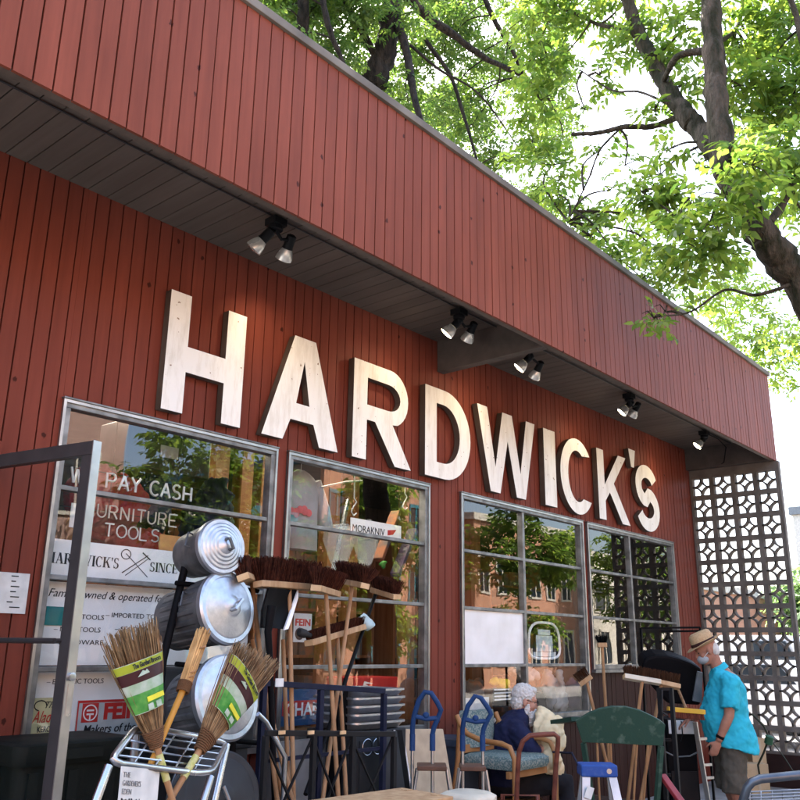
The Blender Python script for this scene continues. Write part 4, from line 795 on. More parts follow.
# push brooms standing head up
def push_broom(lbl, a, b, hend, seed, bl=.11, up=None, mbr='bristle', mblock='wood', mh='handle', rows=6, flare=.4, group='push brooms standing head up in the rack', bw=.07, hpos=.5, endm='blockend', hr=.0135):
    """block from a to b, handle from the block down to hend, bristles pointing away"""
    rr = random.Random(seed); u = (b - a); L = u.length; u /= L; m = a.lerp(b, hpos); w = up.normalized() if up else (m - hend).normalized(); w = (w - u * w.dot(u)).normalized(); s = u.cross(w)
    o = thing('push_broom', lbl, 'broom', hend, group); R = Matrix((u, s, w)).transposed(); c = (a + b) / 2
    mb = MB(); mb.mi = 0; mb.box(c, (L, bw, .038), R); bk = mb.build('block', mblock, o, bevel=.004)
    for e in (a - u * .001, b + u * .001): mb = MB(); mb.box(e, (.004, bw * .94, .034), R); mb.build('block_end', endm, bk)
    mb = MB(); nu = int(L / .0135)
    for i in range(nu):
        for j in range(rows):
            fu = (i + .5) / nu - .5; fj = (j + .5) / rows - .5; p = c + u * fu * L * .95 + s * fj * bw * .85 + w * .018
            for q in range(4):
                d = (w + u * fu * flare * .6 + s * fj * flare * 2 + Vector((rr.uniform(-1, 1), rr.uniform(-1, 1), rr.uniform(-1, 1))) * .10).normalized(); l = bl * rr.uniform(.88, 1.04)
                e_ = Vector((rr.uniform(-.003, .003), rr.uniform(-.003, .003), 0)); x_ = d.cross(Vector((.3, .5, .8))).normalized(); y_ = d.cross(x_)
                p_ = p + e_; t0, t1 = .0026, .0016; tip = p_ + d * l
                mb.add([p_ + x_ * t0, p_ + y_ * t0, p_ - x_ * t0 - y_ * t0, tip + x_ * t1, tip + y_ * t1, tip - x_ * t1 - y_ * t1], [(0, 1, 4, 3), (1, 2, 5, 4), (2, 0, 3, 5), (3, 4, 5)])
    mb.build('bristles', mbr, o)
    mb = MB(); mb.tube([m - w * .018, hend], hr, 10); mb.build('handle', mh, o, smooth=60)
    return o
def down(p, q, L=1.5):
    d = (q - p).normalized(); t = min(L, (p.z - .03) / max(.01, -d.z)); return p + d * t
push_broom('widest auburn push broom, above the black snow shovel', P(258, 584, 3.95), P(317, 588, 4.12), down(P(287, 585, 4.0), P(293, 800, 3.75)), 1, .145, V((-.12, .1, 1)), flare=.35)
push_broom('auburn push broom seen end on, beside the middle galvanised can', P(243, 577, 3.85), P(258, 583, 4.3), down(P(259, 585, 4.0), P(276, 770, 3.8)), 2, .10, V((-.6, 0, 1)))
push_broom('tilted auburn push broom with a cream block turned on edge', P(316, 588, 3.85), P(336, 594, 4.05), down(P(324, 590, 3.95), P(338, 800, 3.75)), 3, .12, V((.18, .0, 1)), mblock='wood')
push_broom('auburn push broom with spread bristles and a pale block end', P(341, 581, 4.3), P(365, 586, 3.98), down(P(347, 586, 4.1), P(322, 800, 3.8)), 4, .125, V((.15, .05, 1)), flare=.7)
push_broom('lower auburn push broom nearest the window frame, on a black pole', P(374, 590, 4.4), P(397, 597, 4.12), down(P(364, 592, 4.15), P(338, 682, 3.95)), 5, .10, V((.0, .1, 1)), mh='black', hpos=.1)
push_broom('narrow dark push broom hung across the handles with a torn wrapper', P(309, 643, 4.05), P(362, 627, 4.2), down(P(322, 640, 4.05), P(340, 800, 3.8)), 6, .055, V((-.1, .1, 1)), mbr='bristle')
p = P(365, 622, 4.2); mb = MB(); rr = random.Random(4); mb.loft([[p + V((a * .055, .03 * math.sin(t * 2), .0)) + CR * math.cos(t) * r_ * (1 + .3 * math.sin(3 * t)) + CU * (math.sin(t) * r_ * (1 + .2 * math.cos(5 * t))) for t in [k * PI / 7 for k in range(14)]] for a, r_ in ((-.8, .035), (-.2, .055), (.4, .045), (.9, .03))]); tag(mb.build('torn_wrapper', mat('pale_blue_wrap', (.45, .60, .62), .5), smooth=60), 'torn pale blue wrapper on the end of the narrow dark broom', 'wrapper')
p = P(299, 632, 4.05); mb = MB(); mb.lathe([(.02, 0), (.028, .01), (.028, .05), (.016, .06), (.016, .1)], p, (P(312, 636, 4.05) - p), 12); tag(mb.build('bolt_cap', 'redp' if False else 'greyd', smooth=40), 'grey clamp head at the left end of the narrow dark broom', 'clamp')
for k, (a, b, lb) in enumerate(((P(283, 640, 4.15), P(289, 800, 3.85), 'straight bare pole between the shovel and the widest broom'), (P(252, 640, 4.1), P(272, 720, 3.9), 'bare pole leaning behind the lowest galvanised can'), (P(261, 680, 4.0), P(279, 780, 3.85), 'bare pole leaning at the corner of the navy rack'))):
    mb = MB(); mb.tube([a, down(a, b)], .0135, 8); tag(mb.build('bare_pole', 'handle', smooth=60), lb, 'pole', 'loose poles in the rack')
# snow shovel
o = thing('snow_shovel', 'black scoop shovel with a pale worn edge standing head up among the brooms', 'shovel', base(P(270, 700, 3.9)))
A = [P(269, 588, 3.9), P(297, 590, 4.05), P(293, 604, 4.02), P(283, 629, 3.95), P(275, 628, 3.9), P(262, 628, 3.85), P(263, 610, 3.86)]
cc = sum(A, V()) / len(A) + V((0, .05, 0)); mb = MB(); n = len(A)
Bk = [q + V((.01, .03, 0)) for q in A]; mb.add(A + [cc - V((0, .0, 0))] + Bk + [cc + V((.01, .03, 0))], [(i, (i + 1) % n, n) for i in range(n)] + [(n + 1 + (i + 1) % n, n + 1 + i, 2 * n + 1) for i in range(n)] + [(i, n + 1 + i, n + 1 + (i + 1) % n, (i + 1) % n) for i in range(n)])
mb.build('blade', 'black', o, smooth=70)
mb = MB(); mb.prism([(0, 0), (1, 0), (1, 1), (0, 1)], P(283, 629, 3.94), (P(291, 601, 4.0) - P(283, 629, 3.94)), CR * .02, .02); q = [P(297, 590, 4.045), P(292, 604, 4.01), P(283, 630, 3.94), P(287, 629, 3.94), P(291, 618, 3.97), P(297, 598, 4.03)]; mb = MB(); mb.add(q + [v - V((0, .012, 0)) for v in q], [(6, 7, 8, 9, 10, 11), (0, 1, 7, 6), (1, 2, 8, 7), (2, 3, 9, 8), (3, 4, 10, 9), (4, 5, 11, 10), (5, 0, 6, 11)]); mb.build('worn_edge', 'board', o)
mb = MB(); mb.tube([P(272, 606, 3.84), P(268, 632, 3.84), P(270, 660, 3.85), down(P(270, 660, 3.85), P(272, 720, 3.84))], [.028, .022, .018, .016], 10); mb.build('handle', 'black', o, smooth=60)
# racks
def rack(name, lbl, pts_top, z_low, r, m, rails, cross=False):
    o = thing(name, lbl, 'rack', base(pts_top[0]))
    mb = MB(); mb.bar(pts_top[0], pts_top[-1], r * 2, r * 2); mb.build('top_rail', m, o, bevel=.003)
    for p in pts_top: mb = MB(); mb.bar(V((p.x, p.y, 0)), p - V((0, 0, r)), r * 1.9, r * 1.9); mb.build('post', m, o)
    for z in rails: mb = MB(); a, b = pts_top[0].copy(), pts_top[-1].copy(); a.z = z; b.z = z; mb.bar(a + V((0, r * 1.2, 0)), b + V((0, r * 1.2, 0)), r * 1.3, r * 1.3); mb.build('rail', m, o)
    if cross:
        for p, q in zip(pts_top[:-1], pts_top[1:]):
            l, h = z_low, (p.z + q.z) / 2 - .03; mb = MB(); mb.bar(V((p.x, p.y, h)), V((q.x, q.y, l)), .014, .008); mb.bar(V((p.x, p.y + .009, l)), V((q.x, q.y + .009, h)), .014, .008); mb.build('cross_brace', m, o)
    return o
rack('broom_rack', 'navy steel rack that holds the push brooms upright', [P(264, 683, 3.85), P(321, 687, 3.85), P(384, 691, 3.85)], 0, .016, 'navy', (1.0, .45, .12))
r2 = rack('folding_rack', 'low black steel rack with crossed braces in front of the navy rack', [P(266, 733, 3.5), P(314, 733, 3.5), P(353, 733, 3.5), P(394, 734, 3.5)], .62, .014, 'blackst', (.6, .15), True)
mb = MB()
for px in (281, 310, 342): q = P(px, 733, 3.48); mb.b2((q.x - .02, q.y - .012, q.z - .006), (q.x + .02, q.y - .002, q.z + .012))
mb.build('price_clip', 'blockend', r2)
mb = MB(); q = P(279, 683, 3.83); mb.b2((q.x - .03, q.y - .006, q.z - .02), (q.x + .03, q.y, q.z + .025)); tag(mb.build('price_tag', 'paper'), 'small white tag on the top rail of the navy broom rack', 'price tag')
mb = MB(); a, b = P(258, 714, 3.6), P(285, 757, 3.6); mb.tube([a, P(266, 722, 3.6), b, V((b.x, 3.6, 0.01))], .014, 8); tag(mb.build('curved_pipe', 'chrome', smooth=60), 'bent shiny pipe leaning at the left end of the low black rack', 'pipe')
mb = MB(); mb.b2((P(328, 700, 4.3).x, 4.2, 0), (P(337, 700, 4.3).x, 4.28, P(322, 690, 4.2).z)); tag(mb.build('dark_board', 'black'), 'dark upright panel standing behind the broom handles', 'panel')
mb = MB(); a = P(268, 800, 4.4); b = P(350, 735, 4.4); mb.b2((a.x, 4.36, 0), (b.x, 4.42, b.z)); tag(mb.build('grey_sheet', 'greyp'), 'grey sheet board behind the low black rack', 'board')
# plank table edge at the bottom
a = PD(342, 796, 3.7); b = PD(442, 799, 4.1)
o = thing('plank_table', 'rough tan plank table whose edge shows below the low black rack', 'table', V(((a.x + b.x) / 2, (a.y + b.y) / 2, 0)))
X = (b - a); X.z = 0; W = X.length; X.normalize(); N_ = V((0, 0, 1)).cross(X)
mb = MB(); mb.box((a + b) / 2 + N_ * .10 + V((0, 0, -.03)), (W, .35, .028), Matrix((X, N_, V((0, 0, 1)))).transposed()); mb.build('tabletop', 'wood', o, bevel=.004)
for s in (-1, 1):
    for k in (0, 1): q = (a + b) / 2 + X * s * W * .44 + N_ * (.0 + .2 * k); mb = MB(); mb.b2((q.x - .02, q.y - .02, 0), (q.x + .02, q.y + .02, a.z - .05)); mb.build('leg', 'wood', o)
# stacked galvanised trays on a cabinet
zb = P(383, 729, 4.1).z; xa, xb = P(357, 715, 4.1).x, P(409, 715, 4.1).x
o = thing('grey_cabinet', 'dark grey metal cabinet under the stacked galvanised trays', 'cabinet', V(((xa + xb) / 2, 4.3, 0))); MB().b2((xa - .02, 4.1, 0), (xb - .03, 4.55, zb - .006)).build('case', 'greyd', o, bevel=.006)
MB().b2((xa + .03, 4.092, .1), (xb - .1, 4.0985, zb - .06)).build('door', 'greyd', o)
mb = MB(); q = P(378, 738, 4.09)
for k in range(3): mb.tube([q + V((-.1 + .1 * k + .05 * math.cos(t), 0, -.05 + .05 * math.sin(t))) for t in [j * PI / 8 for j in range(16)]], .003, 5, closed=True)
mb.build('wire_coil', 'chrome', o, smooth=60)
for k in range(5):
    z = zb + k * .052; lb = ['bottom galvanised tray of the stack on the dark grey cabinet', 'second galvanised tray from the bottom of the stack', 'middle galvanised tray of the stack of five', 'galvanised tray just under the top one of the stack', 'top galvanised tray of the stack by the second window'][k]
    mb = MB(); cx = (xa + xb) / 2; w = xb - xa - .02 * (k == 4)
    mb.loft([rr_ring(cx, 4.33, w * .90, .36, z, .05), rr_ring(cx, 4.33, w * .97, .42, z + .034, .06), rr_ring(cx, 4.33, w, .45, z + .036, .06), rr_ring(cx, 4.33, w, .45, z + .049, .06), rr_ring(cx, 4.33, w * .96, .42, z + .047, .06), rr_ring(cx, 4.33, w * .9, .36, z + .02, .05)])
    tag(mb.build('galvanised_tray', 'galv', smooth=35), lb, 'tray', 'stacked galvanised trays')
# leaning boards
for px0, px1, py, y, m, lb in ((378, 397, 731, 3.95, 'greyd', 'dark grey board leaning in front of the cabinet'), (394, 402, 730, 3.98, 'black', 'black board with a white edge leaning beside the tan panel'), (402, 443, 729, 4.2, 'tan', 'large tan panel leaning against the wall behind the blue looped stool')):
    a = P(px0, py, y); b = P(px1, py, y); o = thing('leaning_board', lb, 'board', V(((a.x + b.x) / 2, y - .1, 0)), 'boards leaning by the shop wall')
    mb = MB(); n_ = V((0, -.16, -1)).normalized(); L = a.z / 1.0
    mb.add([(a.x, y, a.z), (b.x, y, b.z), (b.x + .04, y - .2, .0), (a.x + .04, y - .2, .0), (a.x, y + .02, a.z), (b.x, y + .02, b.z), (b.x + .04, y - .18, .0), (a.x + .04, y - .18, 0)], [(0, 3, 2, 1), (4, 5, 6, 7), (0, 1, 5, 4), (1, 2, 6, 5), (2, 3, 7, 6), (3, 0, 4, 7)]); mb.build('sheet', m, o)
    if m != 'greyd': mb = MB(); mb.tube([V((a.x - .004, y - .006, a.z)), V((a.x + .036, y - .206, .01))], .007, 6); mb.build('edge_strip', 'board', o)
a, b = P(443, 800, 4.55), P(468, 736, 4.55); c0 = V(((a.x + b.x) / 2, 4.6, 0)); o = thing('storage_tote', 'slate blue plastic storage bin against the red wall between the windows', 'bin', c0)
mb = MB(); mb.loft([rr_ring(c0.x, 4.58, .30, .28, .01, .04), rr_ring(c0.x, 4.58, .36, .34, b.z - .05, .05), rr_ring(c0.x, 4.58, .36, .34, b.z - .06, .05)]); mb.build('body', mat('slate_blue_plastic', (.045, .065, .10), .5), o, smooth=40); mb = MB(); mb.loft([rr_ring(c0.x, 4.58, .39, .37, b.z - .05, .05), rr_ring(c0.x, 4.58, .39, .37, b.z, .05)]); mb.build('lid', mat('slate_blue_lid', (.05, .07, .105), .5), o, smooth=40)
# step stools with blue looped handles
def loop_stool(lbl, pxs, dpt, tread, dx):
    L = lambda x, y, d=dpt: PD(x, y, d)
    p = [L(*q) for q in pxs]; o = thing('step_stool', lbl, 'step stool', base(p[0]), 'step stools with blue looped handles')
    mb = MB(); mb.tube(p, .0165, 10, closed=False); mb.build('loop_grip', 'blueg', o, smooth=60)
    a, b = p[0], p[-1]; xl, xr = pxs[1], pxs[-2]
    mb = MB(); mb.tube([p[2], (p[2] + p[-3]) / 2 + V((0, 0, -.012)), p[-3]], .015, 8); q = (p[2] + p[-3]) / 2 + V((0, 0, .01)); mb.ell(q - CR * .0, (.022, .022, .022)); mb.build('cross_grip', 'blueg', o, smooth=60)
    for e in (a, b): mb = MB(); mb.tube([e, V((e.x, e.y, .02))], .011, 8); mb.build('pole', 'alu', o, smooth=60); mb = MB(); mb.tube([e + V((0, 0, .0)), e + V((0, 0, -.10))], .0185, 10); mb.build('grip_socket', 'blueg', o, smooth=60)
    t0, t1 = L(*tread[0]), L(*tread[1]); d = (t1 - t0); d.z = 0; W = d.length; d.normalize(); n_ = V((0, 0, 1)).cross(d)
    mb = MB(); mb.box((t0 + t1) / 2 - n_ * .08, (W, .2, .028), Matrix((d, n_, V((0, 0, 1)))).transposed()); mb.build('tread', 'seatbrown', o, bevel=.006)
    for e, s in ((t0, -1), (t1, 1)):
        for k in (.0, -.16): mb = MB(); q = e + n_ * k + V((0, 0, -.012)); mb.tube([q, q + d * s * .12 * (q.z / .8) + V((0, 0, -q.z + .01))], .010, 8); mb.build('leg', 'chrome', o, smooth=60)
    return o
loop_stool('nearer step stool with a blue loop handle in front of the tan panel', [(412.5, 734), (412.5, 727), (414, 716), (419, 700), (425, 692), (431, 693), (437, 702), (441, 710), (438, 718), (434, 727), (432.5, 734)], 5.55, ((417, 766), (446, 764)), 0)
loop_stool('farther step stool with a blue loop handle in front of the teal chair', [(462.5, 735), (462.5, 729), (464, 719), (468, 706), (475, 696), (481, 698), (488, 708), (491, 714), (487, 721), (483.5, 729), (482.5, 735)], 5.75, ((459, 766), (484, 765)), 0)
c0 = PD(468, 795, 5.1); o = thing('cream_stool', 'cream vinyl topped stool in front of the farther looped stool', 'stool', base(c0)); mb = MB(); mb.loft([rr_ring(c0.x, c0.y, .26, .26, c0.z - .05, .09), rr_ring(c0.x, c0.y, .30, .30, c0.z - .03, .1), rr_ring(c0.x, c0.y, .30, .30, c0.z, .1), rr_ring(c0.x, c0.y, .24, .24, c0.z + .018, .09)]); mb.build('seat', 'cream', o, smooth=60)
for sx in (-1, 1):
    for sy in (-1, 1): mb = MB(); mb.tube([c0 + V((sx * .1, sy * .1, -.05)), V((c0.x + sx * .16, c0.y + sy * .16, .005))], .011, 8); mb.build('leg', 'chrome', o, smooth=60)
# platform by the third window
MBp = MB(); MBp.b2((5.45, 3.72, 0), (8.6, 4.74, .20)); tag(MBp.build('display_platform', 'darkwood', bevel=.01), 'low dark wooden platform under the chairs along the third window', 'platform')
MBp = MB()
for k in range(5): MBp.b2((5.62, 3.80 + k * .13, .285), (6.4, 3.90 + k * .13, .303))
for k in (0, 1, 2): MBp.b2((5.62 + k * .35, 3.8, .202), (5.70 + k * .35, 4.42, .2845))
tag(MBp.build('wooden_pallet', 'wood'), 'slatted wooden pallet raising the teal armchair', 'pallet')
# teal armchair
yb, yf = 4.32, 3.86; xl, xr = P(462, 740, yb).x, P(497, 740, yb).x; zs = P(503, 757, 3.95).z; zb0 = .303
o = thing('teal_armchair', 'golden wood armchair with speckled teal upholstery, facing the street', 'armchair', V(((xl + xr) / 2, 4.1, zb0)))
cx = (xl + xr) / 2; w = xr - xl
zt = P(480, 710, yb).z; zbm = P(480, 747, yb - .03).z
mb = MB(); mb.loft([[V((cx + sx * w / 2 * .86 * q, yb - .01 + dy + .015 * abs(sx), zz)) for sx, dy in ((-1, 0), (-.5, -.02), (0, -.025), (.5, -.02), (1, 0), (1, .05), (0, .055), (-1, .05))] for zz, q in ((zbm, .96), (zbm + .02, 1), (zt - .03, 1), (zt, .94))]); mb.build('backrest', 'teal', o, smooth=50)
mb = MB(); mb.loft([rr_ring(cx, (yb + yf) / 2 - .02, w * 1.02, yb - yf + .02, zs - .09, .05), rr_ring(cx, (yb + yf) / 2 - .02, w * 1.06, yb - yf + .06, zs - .06, .06), rr_ring(cx, (yb + yf) / 2 - .02, w * 1.06, yb - yf + .06, zs - .02, .06), rr_ring(cx, (yb + yf) / 2 - .02, w * .98, yb - yf - .02, zs, .06)]); mb.build('seat', 'teal', o, smooth=50)
for s in (-1, 1):
    x = cx + s * w * .56
    mb = MB(); za = zs + .10
    mb.tube([(x, yb + .03, zt - .03), (x, yb + .0, zs + .22), (x + s * .012, yb - .08, za + .05), (x + s * .02, yb - .22, za + .01), (x + s * .02, yf + .05, za), (x + s * .02, yf - .02, za - .02), (x + s * .02, yf - .06, za - .10), (x + s * .015, yf - .05, zb0 + .01)], .021, 8); mb.build('arm_frame', 'chairwood', o, smooth=60)
    mb = MB(); mb.tube([(x, yb + .0, zs + .22), (x, yb + .02, zs - .05), (x, yb + .10, zb0 + .01)], .020, 8); mb.build('leg', 'chairwood', o, smooth=60)
mb = MB(); mb.bar((cx - w * .55, yf + .02, zs - .12), (cx + w * .55, yf + .02, zs - .12), .03, .05); mb.build('rail', 'chairwood', o); mb = MB(); mb.bar((cx - w * .55, yb, zs + .03), (cx + w * .55, yb, zs + .03), .02, .06); mb.build('rail', 'chairwood', o)
# red-brown walking frame
fr = [(516.5, 800), (517.5, 776), (519, 752), (523, 741), (530, 735.5), (543, 734.5), (554, 734), (558, 737), (558, 744), (556, 765), (554, 800)]
o = thing('walking_frame', 'red brown tubular walking frame in front of the seated man', 'walking frame', base(PD(536, 790, 5.7)))
for k, dd in enumerate((5.7, 6.02)):
    p = [PD(x - (16 if k else 0), y - (2 if k else 0), dd) for x, y in fr] if not k else None
    if k: 
        off = V((.10, .30, 0)); continue
    p = [V((p[0].x, p[0].y, .01))] + p + [V((p[-1].x, p[-1].y, .01))]; mb = MB(); mb.tube(p, .0165, 10); mb.build('side_frame', 'brownm', o, smooth=60)
    q = [v + V((.28, .30, 0)) for v in p]; mb = MB(); mb.tube([q[0], V((q[0].x, q[0].y, .62)), V((q[-1].x, q[-1].y, .62)), q[-1]], .0165, 10); mb.build('side_frame', 'brownm', o, smooth=60)
    for s in (0, -1): mb = MB(); mb.tube([V((p[s].x, p[s].y, .35)), V((q[s].x, q[s].y, .35))], .012, 8); mb.build('stretcher', 'brownm', o, smooth=60)
# green chair
dg_ = 6.3
o = thing('green_chair', 'old wooden chair with a broad arched green painted back and thin spindles', 'chair', base(PD(620, 760, dg_)))
cr = [(575.7, 721), (580, 719), (589, 713.5), (600, 709), (612, 706.8), (626, 707), (640, 710.5), (652, 716), (661, 721), (665.5, 725), (663, 746), (640, 745), (610, 743.5), (582.5, 742.5)]
vd = Vector(RC[:, 2])
mb = MB(); f_ = [PD(x, y, dg_) for x, y in cr]; n = len(f_); bk = [v + vd * .03 for v in f_]; mb.add(f_ + bk, [tuple(range(n)), tuple(range(n, 2 * n))[::-1]] + [(i, n + i, n + (i + 1) % n, (i + 1) % n) for i in range(n)]); mb.build('crest_rail', 'green', o, bevel=.004)
for (x0, y0), (x1, y1) in (((583.5, 743), (592, 800)), ((661, 746), (657, 800))):
    a = PD(x0, y0, dg_ + .02); b = PD(x1, y1, dg_ - .02); mb = MB(); mb.bar(a, b + (b - a) * ((b.z - .0) / (a.z - b.z)) * .98, .035, .03); mb.build('leg', 'green', o)
for x0, x1 in ((597, 600), (610.5, 613), (637, 633), (648, 643)):
    a = PD(x0, 743, dg_ + .02); b = PD(x1, 812, dg_); mb = MB(); mb.tube([a, b + (b - a) * .1], .009, 8); mb.build('spindle', 'handle', o, smooth=60)
zs_ = PD(620, 812, dg_).z - .03; q0, q1 = PD(593, 812, dg_), PD(656, 812, dg_); X = (q1 - q0); X.z = 0; W = X.length; X.normalize(); n_ = X.cross(V((0, 0, 1)))
mb = MB(); mb.box((q0 + q1) / 2 + n_ * .18 + V((0, 0, -.04)), (W + .06, .46, .035), Matrix((X, -n_, V((0, 0, 1)))).transposed()); mb.build('seat', 'green', o, bevel=.01)
for s in (-1, 1): q = (q0 + q1) / 2 + n_ * .36 + X * s * W * .46; mb = MB(); mb.bar(V((q.x, q.y, 0)), V((q.x, q.y, zs_ - .03)), .035, .035); mb.build('leg', 'green', o)
mb = MB(); a, b = PD(556, 722, 6.9), PD(577, 719, 6.6); a.z += .0; mb.bar(a, b, .10, .03); tag(mb.build('green_ledge', 'green'), 'short green painted ledge left of the green chair back', 'ledge')
# blue topped step ladder
dl_ = 5.5; a, b = PD(579, 770, dl_), PD(615, 769, dl_); X = (b - a); X.z = 0; W = X.length; X.normalize(); n_ = X.cross(V((0, 0, 1)))
o = thing('step_ladder', 'small step ladder with a blue plastic cap and pale legs', 'step ladder', base((a + b) / 2)); c0 = (a + b) / 2; R = Matrix((X, -n_, V((0, 0, 1)))).transposed()
mb = MB(); mb.box(c0, (W, .16, .075), R); mb.build('top_cap', 'bluep', o, bevel=.012)
mb = MB(); mb.lathe([(.016, 0), (.016, .003)], c0 + n_ * .0805 + X * .06, n_, 16); mb.build('badge', 'alu', o)
for s in (-1, 1):
    for k in (1, -1): q = c0 + X * s * W * .36 + n_ * k * .055 + V((0, 0, -.03)); g = q + X * s * .10 + n_ * k * .28; g.z = .005; mb = MB(); mb.bar(q, g, .05 if k > 0 else .025, .022, n_); mb.build('leg', 'alu' if k > 0 else 'blueg' if False else 'alu', o)
for z in (.28, .55): mb = MB(); t = (c0.z - z) / c0.z; mb.box(V((c0.x, c0.y, z)) + n_ * (.055 + .225 * t), (W * .72 + .2 * t, .08, .03), R); mb.build('tread', 'alu', o)
mb = MB(); q = c0 - X * .08 + n_ * .12 + V((0, 0, -.12)); mb.box(q, (.045, .004, .07), R @ Matrix.Rotation(.35, 3, 'Y')); mb.build('tag', 'paper', o)
mb = MB(); mb.tube([PD(553, 752, 5.9), PD(572, 753, 5.7), PD(578, 765, 5.55)], .008, 6); tag(mb.build('bent_rod', 'navy', smooth=60), 'thin dark rod bent over beside the blue step ladder', 'rod')
# brooms by the last window
def small_broom(lbl, a, b, hend, m='bdark', bl=.05): return push_broom(lbl, a, b, hend, 9, bl, None, m, 'wood', 'handle', 5, .5, 'brooms by the last window', .05, hr=.011)
push_broom('little black broom standing tall before the last window', PD(598, 645, 7.6), PD(606, 645, 7.6), down(PD(602.5, 645, 7.6), PD(606, 706, 7.45)), 11, .075, None, 'bdark', 'wood', 'handle', 5, 1.3, 'brooms by the last window', .06)
push_broom('small slanted brown hand brush on a thin pole by the window frame', PD(580, 684, 7.0), PD(591, 676, 7.0), down(PD(584, 681, 7.0), PD(592, 712, 6.9)), 12, .07, V((-.30, .2, .8)), 'bbrown', 'wood', 'handle', 5, .3, 'brooms by the last window', .05)
push_broom('wide brown push broom with a cream block beside the black hood', PD(624, 676.5, 6.9), PD(660, 682.5, 6.9), down(PD(640, 680, 6.9), PD(637, 708, 6.85)), 13, .075, V((.1, .35, 1)), 'bbrown', 'cream', 'handle', 6, .3, 'brooms by the last window', .06)
push_broom('short brown push broom overlapping the black hood', PD(660, 683, 7.0), PD(679, 687, 7.0), down(PD(657, 686, 7.0), PD(652, 718, 6.9)), 14, .08, V((.1, .35, 1)), 'bbrown', 'wood', 'handle', 6, .3, 'brooms by the last window', .06, hpos=.05)
# barbecue
db = 8.1
o = thing('barbecue', 'large black barbecue with a rounded hood and grey side panel', 'barbecue', base(PD(672, 700, db)))
pr = [(643, 668), (643.5, 662), (647, 657.5), (656, 655), (668, 655.5), (680, 658.5), (692, 663), (702, 668.5)]
pr2 = pr + [(701, 706), (668, 704), (655, 690), (646, 676)]
mb = MB(); f_ = [PD(x, y, db) for x, y in pr2]; n = len(f_); bk = [v + vd * .22 for v in f_]; mb.add(f_ + bk, [tuple(range(n)), tuple(range(n, 2 * n))[::-1]] + [(i, n + i, n + (i + 1) % n, (i + 1) % n) for i in range(n)]); mb.build('hood', 'black', o, bevel=.03)
mb = MB(); q = [PD(692, 700, db - .02), PD(701, 702, db - .02), PD(702, 672, db - .02), PD(697, 671, db - .02)]; mb.add(q + [v - vd * .02 for v in q], [(4, 5, 6, 7), (0, 1, 5, 4), (1, 2, 6, 5), (2, 3, 7, 6), (3, 0, 4, 7)]); mb.build('side_panel', 'greyp', o)
a, b = PD(670, 735, db), PD(697, 781, db); X = CR.copy(); X.z = 0; X.normalize(); n_ = X.cross(V((0, 0, 1))); R = Matrix((X, -n_, V((0, 0, 1)))).transposed()
cb_ = (PD(683, 760, db)); mb = MB(); ht_ = PD(683, 720, db).z; mb.box(V((cb_.x, cb_.y, ht_ / 2 + .06)) - n_ * .2, (.28, .4, ht_ - .12), R); mb.build('cabinet', 'black', o, bevel=.01)
mb = MB(); q = PD(681, 727, db - .03); mb.box(q, (.235, .012, .12), R); mb.build('control_panel', 'paper', o); mb = MB(); mb.box(V((q.x, q.y, .34)) , (.24, .012, .42), R); mb.build('door', 'blackst', o); mb = MB(); mb.tube([q + V((0, 0, .06)) - vd * .02, q - vd * .03, q + V((.01, 0, -.06)) - vd * .02, q + V((-.05, .0, -.12)) - vd * .02], .005, 6); mb.build('cable', 'black', o)
push_broom('broom with a yellow block lying bristles down across the barbecue', PD(668, 709, 7.4), PD(704, 712, 7.4), PD(704, 712, 7.4) + (PD(704, 712, 7.4) - PD(668, 709, 7.4)) * .02 + vd * .8, 15, .05, V((0, 0, -1)), mat('red_brown_bristle', (.16, .045, .025), .8, island=.4), 'yellow', 'handle', 5, .3, None, .06, hpos=.5, endm='yellow')
o = thing('hand_truck', 'dark upright hand truck frame between the brooms and the barbecue', 'hand truck', base(PD(666, 700, 6.8)))
for x in (659, 671): mb = MB(); t = PD(x, 688, 6.8); mb.bar(V((t.x, t.y, .06)), t, .03, .03); mb.build('upright', 'blackst', o)
for y in (689, 712, 740, 775): mb = MB(); mb.bar(PD(659, y, 6.8), PD(671, y, 6.8), .022, .022); mb.build('crossbar', 'blackst', o)
mb = MB(); mb.tube([PD(662, 690, 6.78), PD(662, 712, 6.75), PD(668, 716, 6.75)], .008, 6); mb.build('hose', 'greyd', o, smooth=60)
o = thing('steel_ladder_frame', 'pale narrow metal frame with rungs leaning before the barbecue', 'frame', base(PD(700, 780, 7.0)))
for (x0, y0), (x1, y1) in (((695, 722), (708, 800)),): a, b = PD(x0, y0, 7.1), PD(x1, y1, 7.0); mb = MB(); mb.bar(a, b + (b - a) * (b.z / (a.z - b.z)) * .98, .035, .02); mb.build('rail', 'alu', o)
mb = MB()
for x, y in ((698, 739), (703, 765), (705, 778)): mb.bar(PD(x, y, 7.05), PD(x + 8, y - .5, 7.15), .02, .02)
mb.build('rungs', 'alu', o)
mb = MB(); mb.bar(PD(662, 775, 6.4), PD(682, 803, 6.2), .06, .03); mb.bar(PD(682, 803, 6.2), V((PD(684, 806, 6.2).x, PD(684, 806, 6.2).y, .0)), .06, .03); tag(mb.build('painted_pole', mat('dull_red_paint', (.25, .03, .035), .45), bevel=.006), 'dull red painted handle slanting in front of the barbecue', 'handle')
mb = MB(); a, b, c0 = PD(641, 678, 8.9), PD(641, 628, 8.9), PD(700, 627.5, 8.9); mb.bar(V((a.x, a.y, .0)), b, .02, .02); mb.bar(b, c0, .02, .02); mb.bar(PD(660, 631.5, 9.0), PD(700, 631, 9.0), .02, .02); mb.bar(V((c0.x, c0.y, 0)), c0, .02, .02)
tag(mb.build('wire_stand', 'black'), 'tall thin black frame standing behind the barbecue hood', 'stand')
